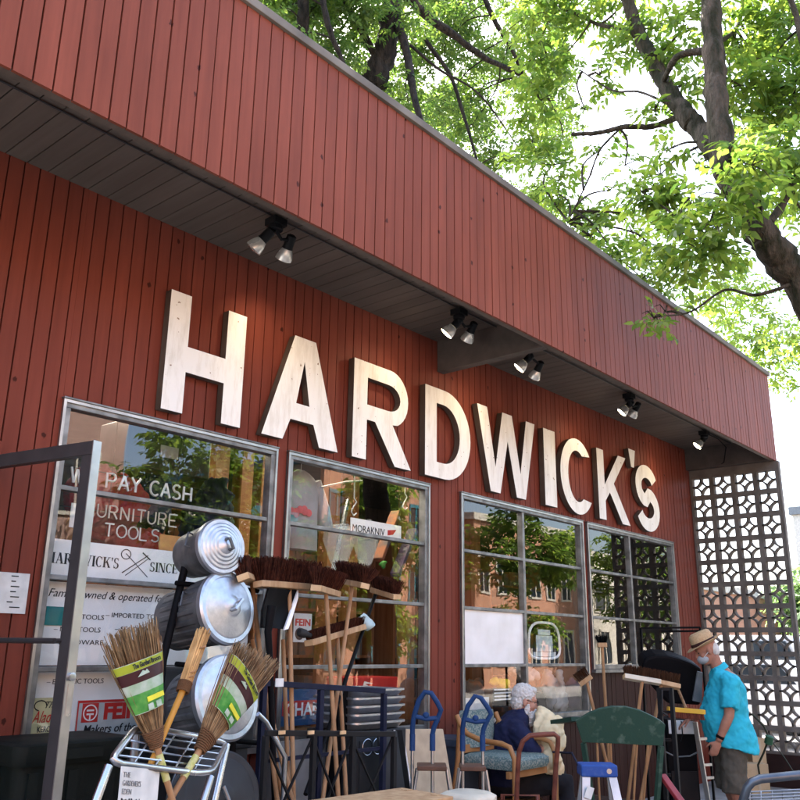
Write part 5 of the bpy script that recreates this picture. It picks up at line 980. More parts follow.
mb = MB(); mb.tube([PD(666, 752, 7.5), PD(676, 757, 7.4), PD(690, 756, 7.3), PD(698, 752, 7.2)], .006, 6); tag(mb.build('slack_cable', 'greyp', smooth=60), 'slack pale cable hanging across the barbecue cabinet', 'cable')
# boxes and cord by the screen
for k, (px0, px1, py0, py1, y, lb) in enumerate(((743, 753, 741, 762, 4.2, 'small cardboard box on the left of the pile by the screen'), (753, 767, 739, 772, 4.15, 'tall cardboard box leaning on the breeze block screen'), (742, 768, 764, 781, 4.05, 'wide cardboard box at the bottom of the pile by the screen'))):
    d0 = 10.6 - .15 * k; a, b = PD(px0, py1, d0), PD(px1, py0, d0); X = CR.copy(); X.z = 0; X.normalize(); n_ = X.cross(V((0, 0, 1))); w = (px1 - px0) * d0 / F; z0 = 0 if k == 2 else PD(755, 764, 10.4).z + .001
    zt = b.z; c0 = PD((px0 + px1) / 2, 760, d0); mb = MB(); mb.box(V((c0.x, c0.y, (z0 + zt) / 2)) - n_ * .12, (w, .22, zt - z0), Matrix((X, -n_, V((0, 0, 1)))).transposed()); o = thing('cardboard_box', lb, 'box', V((c0.x, c0.y, z0)), 'cardboard boxes by the screen'); mb.build('carton', 'card', o, bevel=.004)
    mb = MB(); mb.box(V((c0.x, c0.y, (z0 + zt) / 2)) + n_ * -.009 + X * w * .1, (.03, .004, zt - z0 - .01), Matrix((X, -n_, V((0, 0, 1)))).transposed()); mb.build('tape', 'tan', o)
mb = MB(); mb.tube([PD(752, 714, 9.6), PD(764, 726, 9.5), PD(769, 738, 9.5), PD(764, 752, 9.5), PD(758, 765, 9.5), PD(760, 778, 9.5)], .012, 6); mb.tube([PD(769, 738, 9.5), PD(784, 757, 9.4), PD(795, 774, 9.3)], .006, 5); tag(mb.build('extension_cord', mat('olive_cord', (.03, .035, .02), .6), smooth=60), 'dark extension cord looping down in front of the breeze block screen', 'cord')
p = PD(769, 740, 9.45); mb = MB(); mb.lathe([(.02, -.05), (.045, -.04), (.045, .04), (.02, .05)], p, CU + CR * .2, 12); tag(mb.build('cord_plug', mat('green_rubber', (.03, .10, .05), .6), smooth=40), 'green rubber plug on the extension cord by the boxes', 'plug')
# steel tube cart at the lower right
dt = 4.7; o = thing('garden_cart', 'shiny grey tube cart with a wire mesh bed in front of the man in turquoise', 'cart', base(PD(775, 790, dt)))
p = [PD(740, 812, dt), PD(743, 800, dt), PD(747, 788, dt), (PD(752, 782, dt)), PD(760, 779, dt), PD(775, 777.5, dt), PD(800, 775, dt), PD(840, 772, dt)]
g = p[0].copy(); g.z = .02; ge = p[-1].copy(); ge.z = .02
mb = MB(); mb.tube([g] + p + [p[-1] + V((.05, -.04, -.05)), ge + V((.05, -.04, 0))], .0235, 12); mb.build('hoop', 'carttube', o, smooth=60)
mb = MB(); 
for k in range(7): a = PD(748, 792 + k * 3.2, dt + .35 - .05 * k); b = PD(835, 788 + k * 3.2, dt + .35 - .05 * k); mb.tube([a, b], .005, 6)
for k in range(8): mb.tube([PD(750 + k * 11, 791.5, dt + .35), PD(750 + k * 11, 813, dt + .05)], .0045, 6)
mb.build('mesh_bed', 'mesh', o, smooth=60)
mb = MB(); a, b = PD(742, 806, dt), PD(838, 802, dt); mb.tube([a, b], .012, 8); mb.build('rail', 'carttube', o, smooth=60)
for x, y in ((749, 792), (836, 788)): q = PD(x, y, dt + .36); mb = MB(); mb.tube([q, V((q.x, q.y, .01))], .016, 8); mb.build('leg', 'carttube', o, smooth=60)
# ================================================================ PEOPLE
def head(mb, c, R):
    q = lambda f, l, u: c + R @ V((f, l, u))
    mb.ell(q(-.012, 0, .03), (.100, .077, .100), R, 20, 14); mb.ell(q(.028, 0, -.03), (.068, .062, .092), R, 18, 12); mb.ell(q(.045, 0, -.085), (.042, .042, .036), R, 14, 10)
    mb.tube([q(.086, 0, .02), q(.104, 0, -.012), q(.112, 0, -.034)], [.008, .011, .014], 8); mb.ell(q(.072, 0, .028), (.026, .050, .013), R); mb.ell(q(.094, 0, -.034), (.014, .02, .01), R)
    mb.ell(q(.084, 0, -.066), (.014, .024, .006), R); mb.ell(q(.083, 0, -.077), (.012, .02, .006), R)
    for s in (-1, 1): mb.ell(q(-.008, s * .078, -.012), (.020, .011, .034), R, 12, 8); mb.ell(q(.055, s * .042, -.03), (.03, .022, .025), R)
def hand(mb, w, d, n, side, curl=.6, r=.0088):
    """wrist w, finger direction d, palm normal n (towards which the fingers bend), thumb side vector"""
    d = d.normalized(); s = (side - d * side.dot(d)).normalized(); n = (n - d * n.dot(d) - s * n.dot(s)).normalized(); R = Matrix((d, s, n)).transposed()
    mb.ell(w + d * .048, (.054, .041, .017), R, 14, 10); mb.ell(w + d * .07, (.032, .040, .014), R)
    for k, l in enumerate((.068, .077, .072, .056)):
        p = w + d * .082 + s * (.030 - .0205 * k); pts = [w + d * .05 + s * (.024 - .016 * k), p]; a = 0
        for f in (.45, .31, .24): a += curl * (.5 + .25 * (f < .4)); p = p + (d * math.cos(a) + n * math.sin(a)) * l * f; pts.append(p)
        mb.tube(pts, [r * 1.05, r * 1.05, r, r * .92, r * .72], 8)
    t0 = w + d * .025 + s * .026; t1 = t0 + (s * .75 + d * .65 + n * .15).normalized() * .042; t2 = t1 + (s * .25 + d * .9 + n * .35).normalized() * .032; t3 = t2 + (d * .9 + n * .45).normalized() * .024
    mb.tube([t0, t1, t2, t3], [.0125, .011, .0098, .0078], 8)
def paint(ob, pts, mi):
    me = ob.data; o = ORG.get(ob.name, V())
    for p in me.polygons:
        c = V(p.center) + o
        for q, r in pts:
            if (c - q).length < r: p.material_index = mi; break
def basis(F):
    F = V((F[0], F[1], 0)).normalized(); L = V((0, 0, 1)).cross(F); return F, L, Matrix((F, L, V((0, 0, 1)))).transposed()
def skinned(mb, name, mats, par, vox=.0075):
    ob = remesh(mb, name, mats[0], par, vox, 5); ob.data.materials.clear()
    for m in mats: ob.data.materials.append(M[m])
    return ob
# ---- man standing in turquoise shirt
G = base(PD(733, 770, 7.65)); Fv, Lv, R0 = basis((-.55, .83)); W = lambda f, l, u: G + R0 @ V((f, l, u))
man = thing('person', 'standing man in a turquoise shirt, olive shorts, grey mask and straw hat', 'person', G, 'people by the shop')
Rh = R0 @ Matrix.Rotation(math.radians(24), 3, 'Y'); hc = W(.145, 0, 1.63)
mb = MB(); head(mb, hc, Rh)
mb.tube([W(.0, 0, 1.42), W(.06, 0, 1.49), hc + Rh @ V((-.03, 0, -.06))], [.07, .058, .056], 14)
mb.ell(W(0, 0, .93), (.125, .165, .13), R0, 18, 12); mb.ell(W(.045, 0, 1.08), (.145, .16, .17), R0, 18, 12); mb.ell(W(0, 0, 1.27), (.125, .18, .19), R0, 18, 12); mb.ell(W(-.01, 0, 1.37), (.10, .17, .09), R0, 18, 12)
for s, el, wr in ((1, (.05, .25, 1.08), (.15, .215, .865)), (-1, (.08, -.25, 1.10), (.30, -.18, 1.02))):
    sh_ = W(0, s * .185, 1.375); mb.tube([sh_, W(el[0] * .5, s * .225, 1.24), W(*el), W((el[0] * .7 + wr[0] * .3), el[1] * .7 + wr[1] * .3, el[2] * .7 + wr[2] * .3), W(*wr)], [.066, .055, .044, .043, .029], 12)
    d = (W(*wr) - W(*el)).normalized(); hand(mb, W(*wr), d if s > 0 else Fv * .8 - V((0, 0, .5)), -Lv * s + V((0, 0, -.2)) if s > 0 else V((0, 0, -1)), Fv if s > 0 else Lv, .35)
    mb.tube([W(0, s * .09, .9), W(.02, s * .10, .70), W(.035, s * .105, .49), W(-.015, s * .105, .34), W(0, s * .105, .09)], [.095, .082, .058, .056, .036], 12)
    mb.tube([W(-.05, s * .105, .045), W(.08, s * .115, .045), W(.16, s * .12, .03)], [.036, .036, .022], 10)
bd = skinned(mb, 'body', ['skin2', 'eye', 'lip'], man)
eyp = [(hc + Rh @ V((.088, s * .034, .005)), .011) for s in (-1, 1)]; paint(bd, eyp, 1)
mb = MB(); rings = []
for u, cf, rf, rl in ((.79, -.015, .222, .250), (.815, -.015, .224, .252), (.93, .005, .222, .242), (1.06, .04, .212, .222), (1.20, .015, .188, .222), (1.33, -.01, .160, .215), (1.41, .0, .118, .18), (1.455, .02, .085, .115), (1.475, .035, .074, .08)):
    tl = -.05 * (u < .9); rings.append([W(cf + rf * math.cos(t), rl * math.sin(t), u + (.045 * math.cos(t) if u < .85 else .0) + (.02 * math.cos(t) * (u > 1.4))) for t in [2 * PI * k / 28 for k in range(28)]])
mb.loft(rings)
for s, el in ((1, (.05, .25, 1.08)), (-1, (.08, -.25, 1.10))): mb.tube([W(0, s * .15, 1.385), W(.0, s * .20, 1.36), W(el[0] * .6, s * .235, 1.2), W(el[0] * .8, s * .248, 1.135)], [.075, .085, .083, .080], 14)
remesh(mb, 'shirt', 'turq', man, .009, 3, .038, .085)
mb = MB(); mb.tube([W(.03, 0, 1.455), W(.055, 0, 1.50)], [.080, .070], 18); mb.build('collar', 'turq', man, smooth=60)
mb = MB(); mb.ell(W(0, 0, .88), (.150, .18, .10), R0, 20, 12)
for s in (-1, 1): mb.tube([W(.0, s * .085, .90), W(.015, s * .10, .68), W(.025, s * .11, .435)], [.125, .115, .108], 16)
remesh(mb, 'shorts', 'olive', man, .009, 3, .032, .08)
mb = MB(); w1 = W(.135, .218, .90); d = (W(.15, .215, .865) - W(.05, .25, 1.08)).normalized(); mb.tube([w1 - d * .012, w1 + d * .012], .036, 14); mb.build('watch', 'black', man, smooth=60)
for s in (-1, 1): mb = MB(); mb.tube([W(-.07, s * .105, .04), W(.02, s * .11, .05), W(.12, s * .118, .042), W(.19, s * .122, .03)], [.042, .048, .044, .026], 12); mb.build('shoe', 'black', man, smooth=60)
qh = lambda f, l, u: hc + Rh @ V((f, l, u)); up_h = Rh @ V((0, 0, 1))
mb = MB(); mb.ell(qh(-.066, 0, -.006), (.052, .068, .075), Rh, 18, 12); mb.build('hair', 'hairw', man, smooth=70)
mb = MB(); mb.ell(qh(.052, 0, -.055), (.066, .064, .050), Rh, 18, 12); mb.build('face_mask', 'mask', man, smooth=70)
for s in (-1, 1): mb = MB(); mb.tube([qh(.06, s * .064, -.04), qh(.0, s * .083, -.01)], .0025, 5); mb.build('mask_loop', 'paper', man)
ho = qh(-.008, 0, .052)
mb = MB(); n = 32; rings = []
for r, h, lift in ((.10, .0, 0), (.15, .008, 1), (.163, .004, 1.2), (.163, .009, 1.2), (.108, .012, 0), (.108, .014, 0), (.102, .07, 0), (.094, .108, 0), (.075, .122, 0), (.04, .112, 0), (.01, .108, 0)):
    rings.append([ho + Rh @ V((r * 1.06 * math.cos(t), r * .94 * math.sin(t), h + lift * (.016 * math.sin(t) ** 2 - .012 * math.cos(t)))) for t in [2 * PI * k / n for k in range(n)]])
mb.loft(rings); mb.build('hat', 'straw_hat', man, smooth=50)
mb = MB(); rings = [[ho + Rh @ V((r * 1.06 * math.cos(t), r * .94 * math.sin(t), h)) for t in [2 * PI * k / n for k in range(n)]] for r, h in ((.1105, .014), (.1085, .040), (.105, .040))]; mb.loft(rings, cap=False); mb.build('hat_band', 'hatband', man, smooth=50)
# ---- seated man
hp = PD(525, 701, 7.25); Fv, Lv, R0 = basis((.66, -.75)); G2 = base(hp) - Fv * .12; G2.z = .20; W = lambda f, l, u: G2 + R0 @ V((f, l, u))
hu = hp.z - .20
sm = thing('person', 'seated white bearded man in a navy shirt holding a cream cloth', 'person', G2, 'people by the shop')
zz = hu - 1.04
hc = W(.12, 0, hu); Rh = R0 @ Matrix.Rotation(math.radians(12), 3, 'Y')
mb = MB(); head(mb, hc, Rh); st = hu - .19
mb.tube([W(.02, 0, st + .02), W(.06, 0, st + .08), hc + Rh @ V((-.03, 0, -.06))], [.075, .062, .058], 14)
mb.ell(W(-.06, 0, st - .42), (.15, .175, .12), R0, 18, 12); mb.ell(W(-.02, 0, st - .27), (.15, .165, .18), R0, 18, 12); mb.ell(W(0, 0, st - .12), (.12, .17, .16), R0, 18, 12); mb.ell(W(.0, 0, st - .04), (.08, .15, .06), R0, 18, 12)
hipz = st - .44
for s, el, wr in ((1, (.20, .24, st - .25), (.30, .05, st - .02)), (-1, (.18, -.25, st - .27), (.30, -.06, st - .02))):
    mb.tube([W(.0, s * .19, st - .01), W(el[0] * .5, s * .235, st - .14), W(*el), W(el[0] * .7 + wr[0] * .3, el[1] * .7 + wr[1] * .3, el[2] * .7 + wr[2] * .3), W(*wr)], [.066, .056, .045, .043, .03], 12)
    hand(mb, W(*wr), (W(*wr) - W(*el)).normalized() * .7 + V((0, 0, .5)) - Fv * .2, -Fv, Lv * -s, .5)
    mb.tube([W(-.03, s * .09, hipz), W(.2, s * .12, hipz + .02), W(.41, s * .14, hipz), W(.39, s * .14, hipz - .20), W(.38, s * .14, .09)], [.10, .092, .066, .058, .04], 12)
    mb.tube([W(.34, s * .14, .045), W(.48, s * .15, .045), W(.57, s * .155, .03)], [.036, .036, .022], 10)
bd = skinned(mb, 'body', ['skin', 'eye', 'lip'], sm); paint(bd, [(hc + Rh @ V((.088, s * .034, .005)), .011) for s in (-1, 1)], 1)
mb = MB(); rings = []
for u, cf, rf, rl in ((-.46, -.05, .19, .215), (-.38, -.03, .195, .215), (-.25, -.02, .19, .21), (-.10, -.01, .17, .215), (.0, .0, .15, .225), (.05, .01, .13, .19), (.085, .03, .10, .13), (.115, .045, .085, .095), (.13, .055, .074, .08)): rings.append([W(cf + rf * math.cos(t), rl * math.sin(t), st + u + .02 * math.cos(t) * (u > 0)) for t in [2 * PI * k / 28 for k in range(28)]])
mb.loft(rings)
for s, el in ((1, (.20, .24, st - .25)), (-1, (.18, -.25, st - .27))): mb.tube([W(0, s * .14, st - .01), W(.02, s * .20, st - .03), W(el[0] * .7, s * .24, st - .19), W(el[0] * .85, s * .242, st - .22)], [.085, .088, .080, .075], 14)
remesh(mb, 'shirt', 'navycl', sm, .009, 3, .035, .085)
mb = MB(); mb.ell(W(-.05, 0, hipz), (.18, .20, .12), R0, 20, 12)
for s in (-1, 1): mb.tube([W(-.02, s * .09, hipz), W(.2, s * .12, hipz + .02), W(.42, s * .14, hipz), W(.41, s * .14, hipz - .12), W(.385, s * .14, .12)], [.125, .112, .088, .082, .075], 14)
remesh(mb, 'trousers', 'blackcl', sm, .011, 4, .02, .1)
for s in (-1, 1): mb = MB(); mb.tube([W(.32, s * .14, .042), W(.42, s * .145, .052), W(.52, s * .152, .045), W(.60, s * .157, .03)], [.042, .048, .044, .026], 12); mb.build('shoe', 'black', sm, smooth=60)
qh = lambda f, l, u: hc + Rh @ V((f, l, u))
mb = MB(); mb.ell(qh(-.022, 0, .045), (.103, .084, .098), Rh, 22, 14); mb.ell(qh(-.055, 0, -.02), (.062, .076, .075), Rh, 18, 12); mb.ell(qh(.045, 0, .098), (.04, .06, .03), Rh)
hr = remesh(mb, 'hair', 'hairw', sm, .006, 2, .020, .016)
mb = MB(); mb.ell(qh(.055, 0, -.10), (.058, .056, .062), Rh, 18, 12); mb.ell(qh(.065, 0, -.15), (.038, .04, .05), Rh); mb.ell(qh(.02, .058, -.06), (.026, .014, .05), Rh); mb.ell(qh(.02, -.058, -.06), (.026, .014, .05), Rh); mb.ell(qh(.096, 0, -.052), (.014, .034, .010), Rh)
remesh(mb, 'beard', 'hairw', sm, .006, 2, .020, .016)
mb = MB()
for s in (-1, 1): mb.tube([qh(.103, s * .034 + .026 * math.cos(t), .004 + .020 * math.sin(t)) for t in [k * PI / 8 for k in range(16)]], .0024, 5, closed=True); mb.tube([qh(.10, s * .06, .008), qh(.0, s * .082, .012)], .0022, 5)
mb.build('glasses', 'black', sm)
mb = MB(); p0 = W(.31, 0, st)
for i, (f, l, u, r) in enumerate([(.24, -.10, .10, (.06, .07, .06)), (.27, -.14, .03, (.09, .10, .09)), (.27, -.18, -.06, (.10, .11, .10)), (.29, -.12, -.16, (.11, .13, .11)), (.28, -.20, -.25, (.10, .10, .11)), (.31, -.10, -.31, (.10, .12, .09)), (.36, -.14, .0, (.06, .07, .09)), (.38, -.12, -.12, (.06, .08, .09)), (.19, -.17, -.04, (.05, .05, .09))]): mb.ell(W(f, l, st + u), r, R0, 14, 10)
tag(remesh(mb, 'cream_cloth', 'creamcl', None, .010, 3, .07, .11), 'crumpled cream cloth held up by the seated man', 'cloth')
o = thing('low_chair', 'plain wooden chair under the seated man, mostly hidden by the teal armchair', 'chair', G2)
sz = hipz - .115
mb = MB(); mb.box(W(0, 0, sz - .018 + 0), (.46, .46, .03), R0); mb.build('seat', 'chairwood', o)
for a in (-1, 1):
    for b in (-1, 1): mb = MB(); p = W(a * .2, b * .2, sz - .035); mb.tube([p, V((p.x, p.y, .202))], .018, 8); mb.build('leg', 'chairwood', o, smooth=60)
# ================================================================ TREES
def leaves(clumps, L=.085, Wd=.038, pairs=3, seed=1, rach=.2, droop=.35):
    r = np.random.default_rng(seed); C, RAD = [], []
    for c, rad, n in clumps:
        u = r.normal(size=(n, 3)); u /= np.linalg.norm(u, axis=1)[:, None]; q = r.random(n) ** .45
        C.append(np.array(c)[None] + u * (q * rad)[:, None] * np.array([1, 1, .75])[None]); RAD.append(u)
    c = np.concatenate(C); u = np.concatenate(RAD); n = len(c)
    a = r.uniform(0, 2 * PI, n); d = np.stack([np.cos(a), np.sin(a), -droop + r.normal(0, .3, n)], 1) + u * .35; d /= np.linalg.norm(d, axis=1)[:, None]
    up = np.stack([r.normal(0, .35, n), r.normal(0, .35, n), np.ones(n)], 1); s = np.cross(up, d); s /= np.linalg.norm(s, axis=1)[:, None]; nn = np.cross(d, s)
    P_, X_, N_ = [], [], []
    for k in range(pairs):
        for sg in (-1, 1): P_.append(c + d * rach * (k + .6) / pairs); X_.append(d * .45 + s * sg * .85 - np.array([0, 0, .25])); N_.append(nn)
    P_.append(c + d * rach); X_.append(d - np.array([0, 0, .3])); N_.append(nn)
    p = np.concatenate(P_); x = np.concatenate(X_); nn = np.concatenate(N_); m = len(p); x = x + r.normal(0, .22, (m, 3)); x /= np.linalg.norm(x, axis=1)[:, None]
    nn = nn + r.normal(0, .3, (m, 3)); y = np.cross(nn, x); y /= np.linalg.norm(y, axis=1)[:, None]; nz = np.cross(x, y)
    l = (L * r.uniform(.5, 1.45, m))[:, None]; w = (Wd * r.uniform(.7, 1.2, m))[:, None]
    vs = np.stack([p, p + x * l * .3 + y * w * .5 + nz * w * .12, p + x * l * .62 + y * w * .42 + nz * w * .1, p + x * l - nz * l * .12, p + x * l * .62 - y * w * .42 + nz * w * .1, p + x * l * .3 - y * w * .5 + nz * w * .12], 1).reshape(-1, 3)
    return vs, m
def leaf_mesh(name, clumps, m, parent, **k):
    vs, n = leaves(clumps, **k); o = np.array(ORG.get(parent.name, V()) if parent else (0, 0, 0)); vs = vs - o[None]
    me = bpy.data.meshes.new(name); me.vertices.add(n * 6); me.vertices.foreach_set('co', vs.ravel().astype(np.float32)); me.loops.add(n * 6); me.loops.foreach_set('vertex_index', np.arange(n * 6, dtype=np.int32)); me.polygons.add(n); me.polygons.foreach_set('loop_start', (np.arange(n) * 6).astype(np.int32))
    me.update(calc_edges=True); me.materials.append(M[m]); ob = bpy.data.objects.new(name, me); COL.objects.link(ob)
    if parent: ob.parent = parent
    return ob
def smoothpath(pts, k=4):
    out = []
    n = len(pts)
    for i in range(n - 1):
        p0, p1, p2, p3 = pts[max(0, i - 1)], pts[i], pts[i + 1], pts[min(n - 1, i + 2)]
        for j in range(k):
            t = j / k; out.append(.5 * ((2 * p1) + (p2 - p0) * t + (2 * p0 - 5 * p1 + 4 * p2 - p3) * t * t + (3 * p1 - p0 - 3 * p2 + p3) * t ** 3))
    return out + [pts[-1]]
def limb(mb, pts, r0, r1, seed=0, n=14, rough=.09):
    rr = random.Random(seed); q = smoothpath([V(p) for p in pts], 9); m = len(q); rs = [(r0 + (r1 - r0) * i / (m - 1)) * (1 + rr.uniform(-rough, rough)) for i in range(m)]; q = [p + V((rr.uniform(-1, 1), rr.uniform(-1, 1), rr.uniform(-1, 1))) * r * .12 for p, r in zip(q, rs)]
    mb.tube(q, rs, n); return list(zip(q, rs))
def tree(name, label, loc, limbs, clumps, lm, bm, group=None, twigs=True, trunk=1, **k):
    t = thing(name, label, 'tree', loc, group); pts = []; mb = MB()
    for i, (p, r0, r1) in enumerate(limbs):
        tgt = mb if i < trunk else (mb2 if i > trunk else None)
        if i == trunk: mb.build('trunk', bm, t, smooth=60); mb2 = MB(); tgt = mb2
        pts += limb(tgt, p, r0, r1, i)
    if len(limbs) <= trunk: mb.build('trunk', bm, t, smooth=60); mb2 = MB()
    if twigs:
        rr = random.Random(9)
        for c, rad, n in clumps:
            c = V(c); b = min(pts, key=lambda q: (q[0] - c).length)[0]; m = b.lerp(c, .5) + V((rr.uniform(-.15, .15), rr.uniform(-.15, .15), .12)) * (c - b).length
            if (c - b).length > 2.4: continue
            mb2.tube(smoothpath([b, m, c], 4), [.018 - .0013 * i for i in range(9)], 5)
            for j in range(5):
                e = c + V((rr.uniform(-1, 1), rr.uniform(-1, 1), rr.uniform(-.8, .6))) * rad * .9; mb2.tube([c, c.lerp(e, .5) + V((0, 0, .05)), e], [.008, .006, .003], 4)
    if mb2.v: mb2.build('branches', bm, t, smooth=60)
    leaf_mesh('foliage', clumps, lm, t, **k); return t
ru = random.Random(21)
# street tree with the forked mossy trunk
L1 = [([V((9.35, 1.5, 0)), V((9.05, 1.55, 2.2)), P(818, 318, 1.95), P(790, 270, 2.1), P(765, 240, 2.2), P(742, 200, 2.35), P(724, 160, 2.5)], .178, .132),
      ([P(728, 175, 2.45), P(717, 110, 2.5), P(714, 50, 2.5), P(709, -30, 2.5), P(706, -110, 2.6)], .125, .09),
      ([P(728, 165, 2.48), P(703, 135, 2.8), P(684, 112, 3.0), P(668, 90, 3.2), P(652, 60, 3.4), P(634, 22, 3.6), P(622, -30, 3.7), P(615, -90, 3.8)], .12, .06),
      ([P(684, 114, 3.0), P(655, 126, 3.4), P(625, 127, 3.7), P(597, 133, 4.0), P(572, 134, 4.3)], .038, .022), ([P(620, 129, 3.8), P(600, 150, 4.0), P(588, 180, 4.3), P(568, 222, 4.8)], .014, .008), ([P(668, 104, 3.1), P(640, 92, 3.5), P(612, 90, 3.8), P(580, 70, 4.2)], .016, .008),
      ([P(714, 52, 2.5), P(695, 52, 2.7), P(676, 58, 2.9), P(664, 80, 3.2)], .045, .03), ([P(712, 45, 2.6), P(738, 25, 2.6), P(745, -30, 2.6)], .03, .02), ([P(790, 285, 2.1), P(755, 295, 2.4), P(725, 290, 2.7), P(690, 312, 2.9), P(655, 316, 3.05)], .02, .006),
      ([P(760, 235, 2.2), P(790, 190, 2.0), P(812, 120, 1.8), P(800, 30, 1.8), P(782, -20, 1.9)], .04, .03), ([P(745, 205, 2.35), P(700, 225, 2.7), P(660, 205, 3.1), P(640, 190, 3.3)], .02, .008),
      ([P(640, 30, 3.6), P(600, 25, 4.2), P(560, 10, 4.8), P(540, 40, 5.2)], .03, .012)]
C1 = []
for px, py, Y, r, n in [(535, 15, 5, .5, 60), (560, 8, 4.8, .45, 50), (540, 100, 5.2, .45, 55), (533, 140, 5.5, .45, 50), (552, 165, 5.2, .40, 45), (540, 60, 5, .4, 45), (590, 12, 4.4, .35, 35), (618, 8, 4, .35, 40), (630, 40, 3.7, .3, 26), (652, 30, 3.5, .35, 30), (664, 60, 3.3, .28, 22), (682, 30, 3.0, .35, 30), (690, 85, 3.0, .3, 26), (600, 75, 4.0, .25, 14), (655, 110, 3.3, .22, 12),
                        (735, 40, 2.6, .4, 55), (752, 15, 2.4, .4, 55), (770, 60, 2.2, .42, 60), (790, 30, 2.0, .4, 55), (760, 100, 2.3, .42, 60), (788, 105, 2.1, .45, 65), (740, 85, 2.4, .32, 36), (748, 130, 3.0, .33, 34), (775, 150, 2.0, .45, 70), (800, 160, 1.9, .40, 50), (752, 165, 2.0, .26, 24), (770, 190, 3.0, .42, 46), (795, 200, 2.6, .38, 40), (725, 195, 2.3, .28, 26), (715, 225, 2.4, .36, 40), (722, 250, 3.4, .36, 36),
                        (700, 250, 2.6, .36, 38), (680, 235, 2.8, .28, 24), (655, 190, 3.2, .24, 26), (640, 200, 3.3, .22, 24), (668, 205, 3.1, .24, 28), (640, 248, 4.6, .42, 36), (615, 255, 4.2, .36, 34), (590, 235, 4.6, .34, 30), (575, 215, 5.0, .34, 30), (600, 215, 4.6, .26, 16), (665, 268, 4.3, .42, 36), (642, 278, 4.6, .36, 30), (690, 288, 4.2, .45, 42), (718, 283, 4.2, .5, 48), (745, 318, 4.6, .6, 70), (722, 318, 4.6, .45, 40), (768, 340, 4.4, .6, 80), (752, 350, 4.6, .5, 45), (790, 372, 4.2, .5, 60), (752, 288, 4.2, .5, 50), (796, 335, 3.2, .40, 40),
                        (654, 318, 3.1, .13, 7), (666, 312, 3.1, .10, 4), (822, 235, 1.9, .34, 30), (815, 80, 1.8, .5, 60), (705, -20, 2.6, .5, 50), (620, -30, 3.7, .6, 60), (770, -20, 2.1, .6, 70), (560, -40, 4.6, .6, 60), (668, 150, 3.1, .16, 8), (560, 60, 4.8, .25, 16), (700, 155, 2.8, .2, 12), (695, 195, 2.7, .18, 10), (600, 150, 4.4, .3, 9), (625, 165, 4.0, .3, 8), (585, 110, 4.4, .25, 8), (610, 190, 4.4, .3, 9), (660, 175, 3.3, .2, 8), (560, 195, 4.9, .3, 18)]:
    C1.append((P(px, py, Y), r, int(n * .98)))
tree('street_tree', 'large street tree with a forked mossy trunk over the far end of the shop', (9.35, 1.5, 0), L1, C1, 'leaf1', 'moss', 'broadleaf trees round the shop', L=.112, Wd=.05, seed=3)
# tree behind the roof
L2 = [([V((11.3, 10.6, 0)), V((11.0, 10.4, 4)), P(366, 130, 9.50), P(376, 80, 9.20), P(388, 35, 9.00), P(396, -30, 8.80), P(405, -120, 8.70)], .34, .13),
      ([P(392, 15, 8.95), P(402, 35, 8.60), P(410, 70, 8.40), P(415, 100, 8.20), P(424, 132, 8.00)], .09, .05), ([P(392, -20, 8.80), P(425, 14, 8.60), P(455, 36, 8.40), P(485, 58, 8.20), P(520, 75, 8.00), P(548, 98, 7.80)], .10, .03), ([P(378, 60, 9.10), P(345, 0, 9.30), P(322, -60, 9.30)], .07, .05),
      ([P(300, 60, 9.50), P(303, 10, 9.30), P(300, -60, 9.20)], .11, .09), ([P(318, -30, 8.90), P(328, 25, 8.70), P(342, 60, 8.60), P(352, 95, 8.50)], .06, .03), ([P(470, -40, 8.30), P(492, 15, 8.10), P(512, 50, 8.00), P(530, 90, 7.90)], .06, .03), ([P(425, 40, 8.50), P(450, 75, 8.30), P(462, 110, 8.20), P(474, 150, 8.10), P(482, 185, 8.00)], .045, .02), ([P(410, 45, 8.50), P(440, 70, 8.20), P(480, 95, 7.90), P(520, 150, 7.70)], .03, .012)]
C2 = []
while len(C2) < 138:
    px, py = ru.uniform(225, 565), ru.uniform(-70, 300); fy = .714 * (px - 240)
    if py > fy + 25 or py < fy - 330: continue
    if 470 < px < 520 and 0 < py < 30 and ru.random() < .7: continue
    Y = ru.uniform(8.7, 12); sparse = ru.random()
    C2.append((P(px, py, Y), ru.uniform(.45, .8), int(ru.uniform(60, 130))))
tree('roof_tree', 'big dense tree growing behind the shop, its crown filling the view above the fascia', (11.3, 10.6, 0), L2, C2, 'leaf2', 'bark', 'broadleaf trees round the shop', L=.10, Wd=.05, seed=5)
# far greenery and street beyond the screen
def simple_tree(label, x, y, h, r, n, lm, seed, group, cz=None):
    rr = random.Random(seed); cl = []
    for i in range(n):
        a, q, z = rr.uniform(0, 2 * PI), math.sqrt(rr.random()), rr.uniform(-1, 1); w = math.sqrt(1 - z * z * .8)
        cl.append((V((x + math.cos(a) * q * r * w, y + math.sin(a) * q * r * w, h * .62 + z * h * .36)), r * .32, 60))
    return tree('broadleaf_tree', label, (x, y, 0), [([V((x, y, 0)), V((x + .1, y, h * .3)), V((x, y + .1, h * .8))], .05 * r + .06, .04)], cl, lm, 'bark', group, twigs=False, L=.22, Wd=.13, seed=seed, pairs=2, rach=.4)
for i, (x, y, h, r, n, lb) in enumerate([(30, 7.0, 5.0, 1.9, 34, 'pale green bushy tree beyond the right edge of the breeze block screen'), (37, 10.2, 5.2, 1.9, 26, 'taller tree seen through the upper holes of the breeze block screen'), (27, 6.0, 3.6, 1.4, 26, 'low leafy shrub tree beside the parked white van')]): simple_tree(lb, x, y, h, r, n, 'hedge', 40 + i, 'trees beyond the screen')
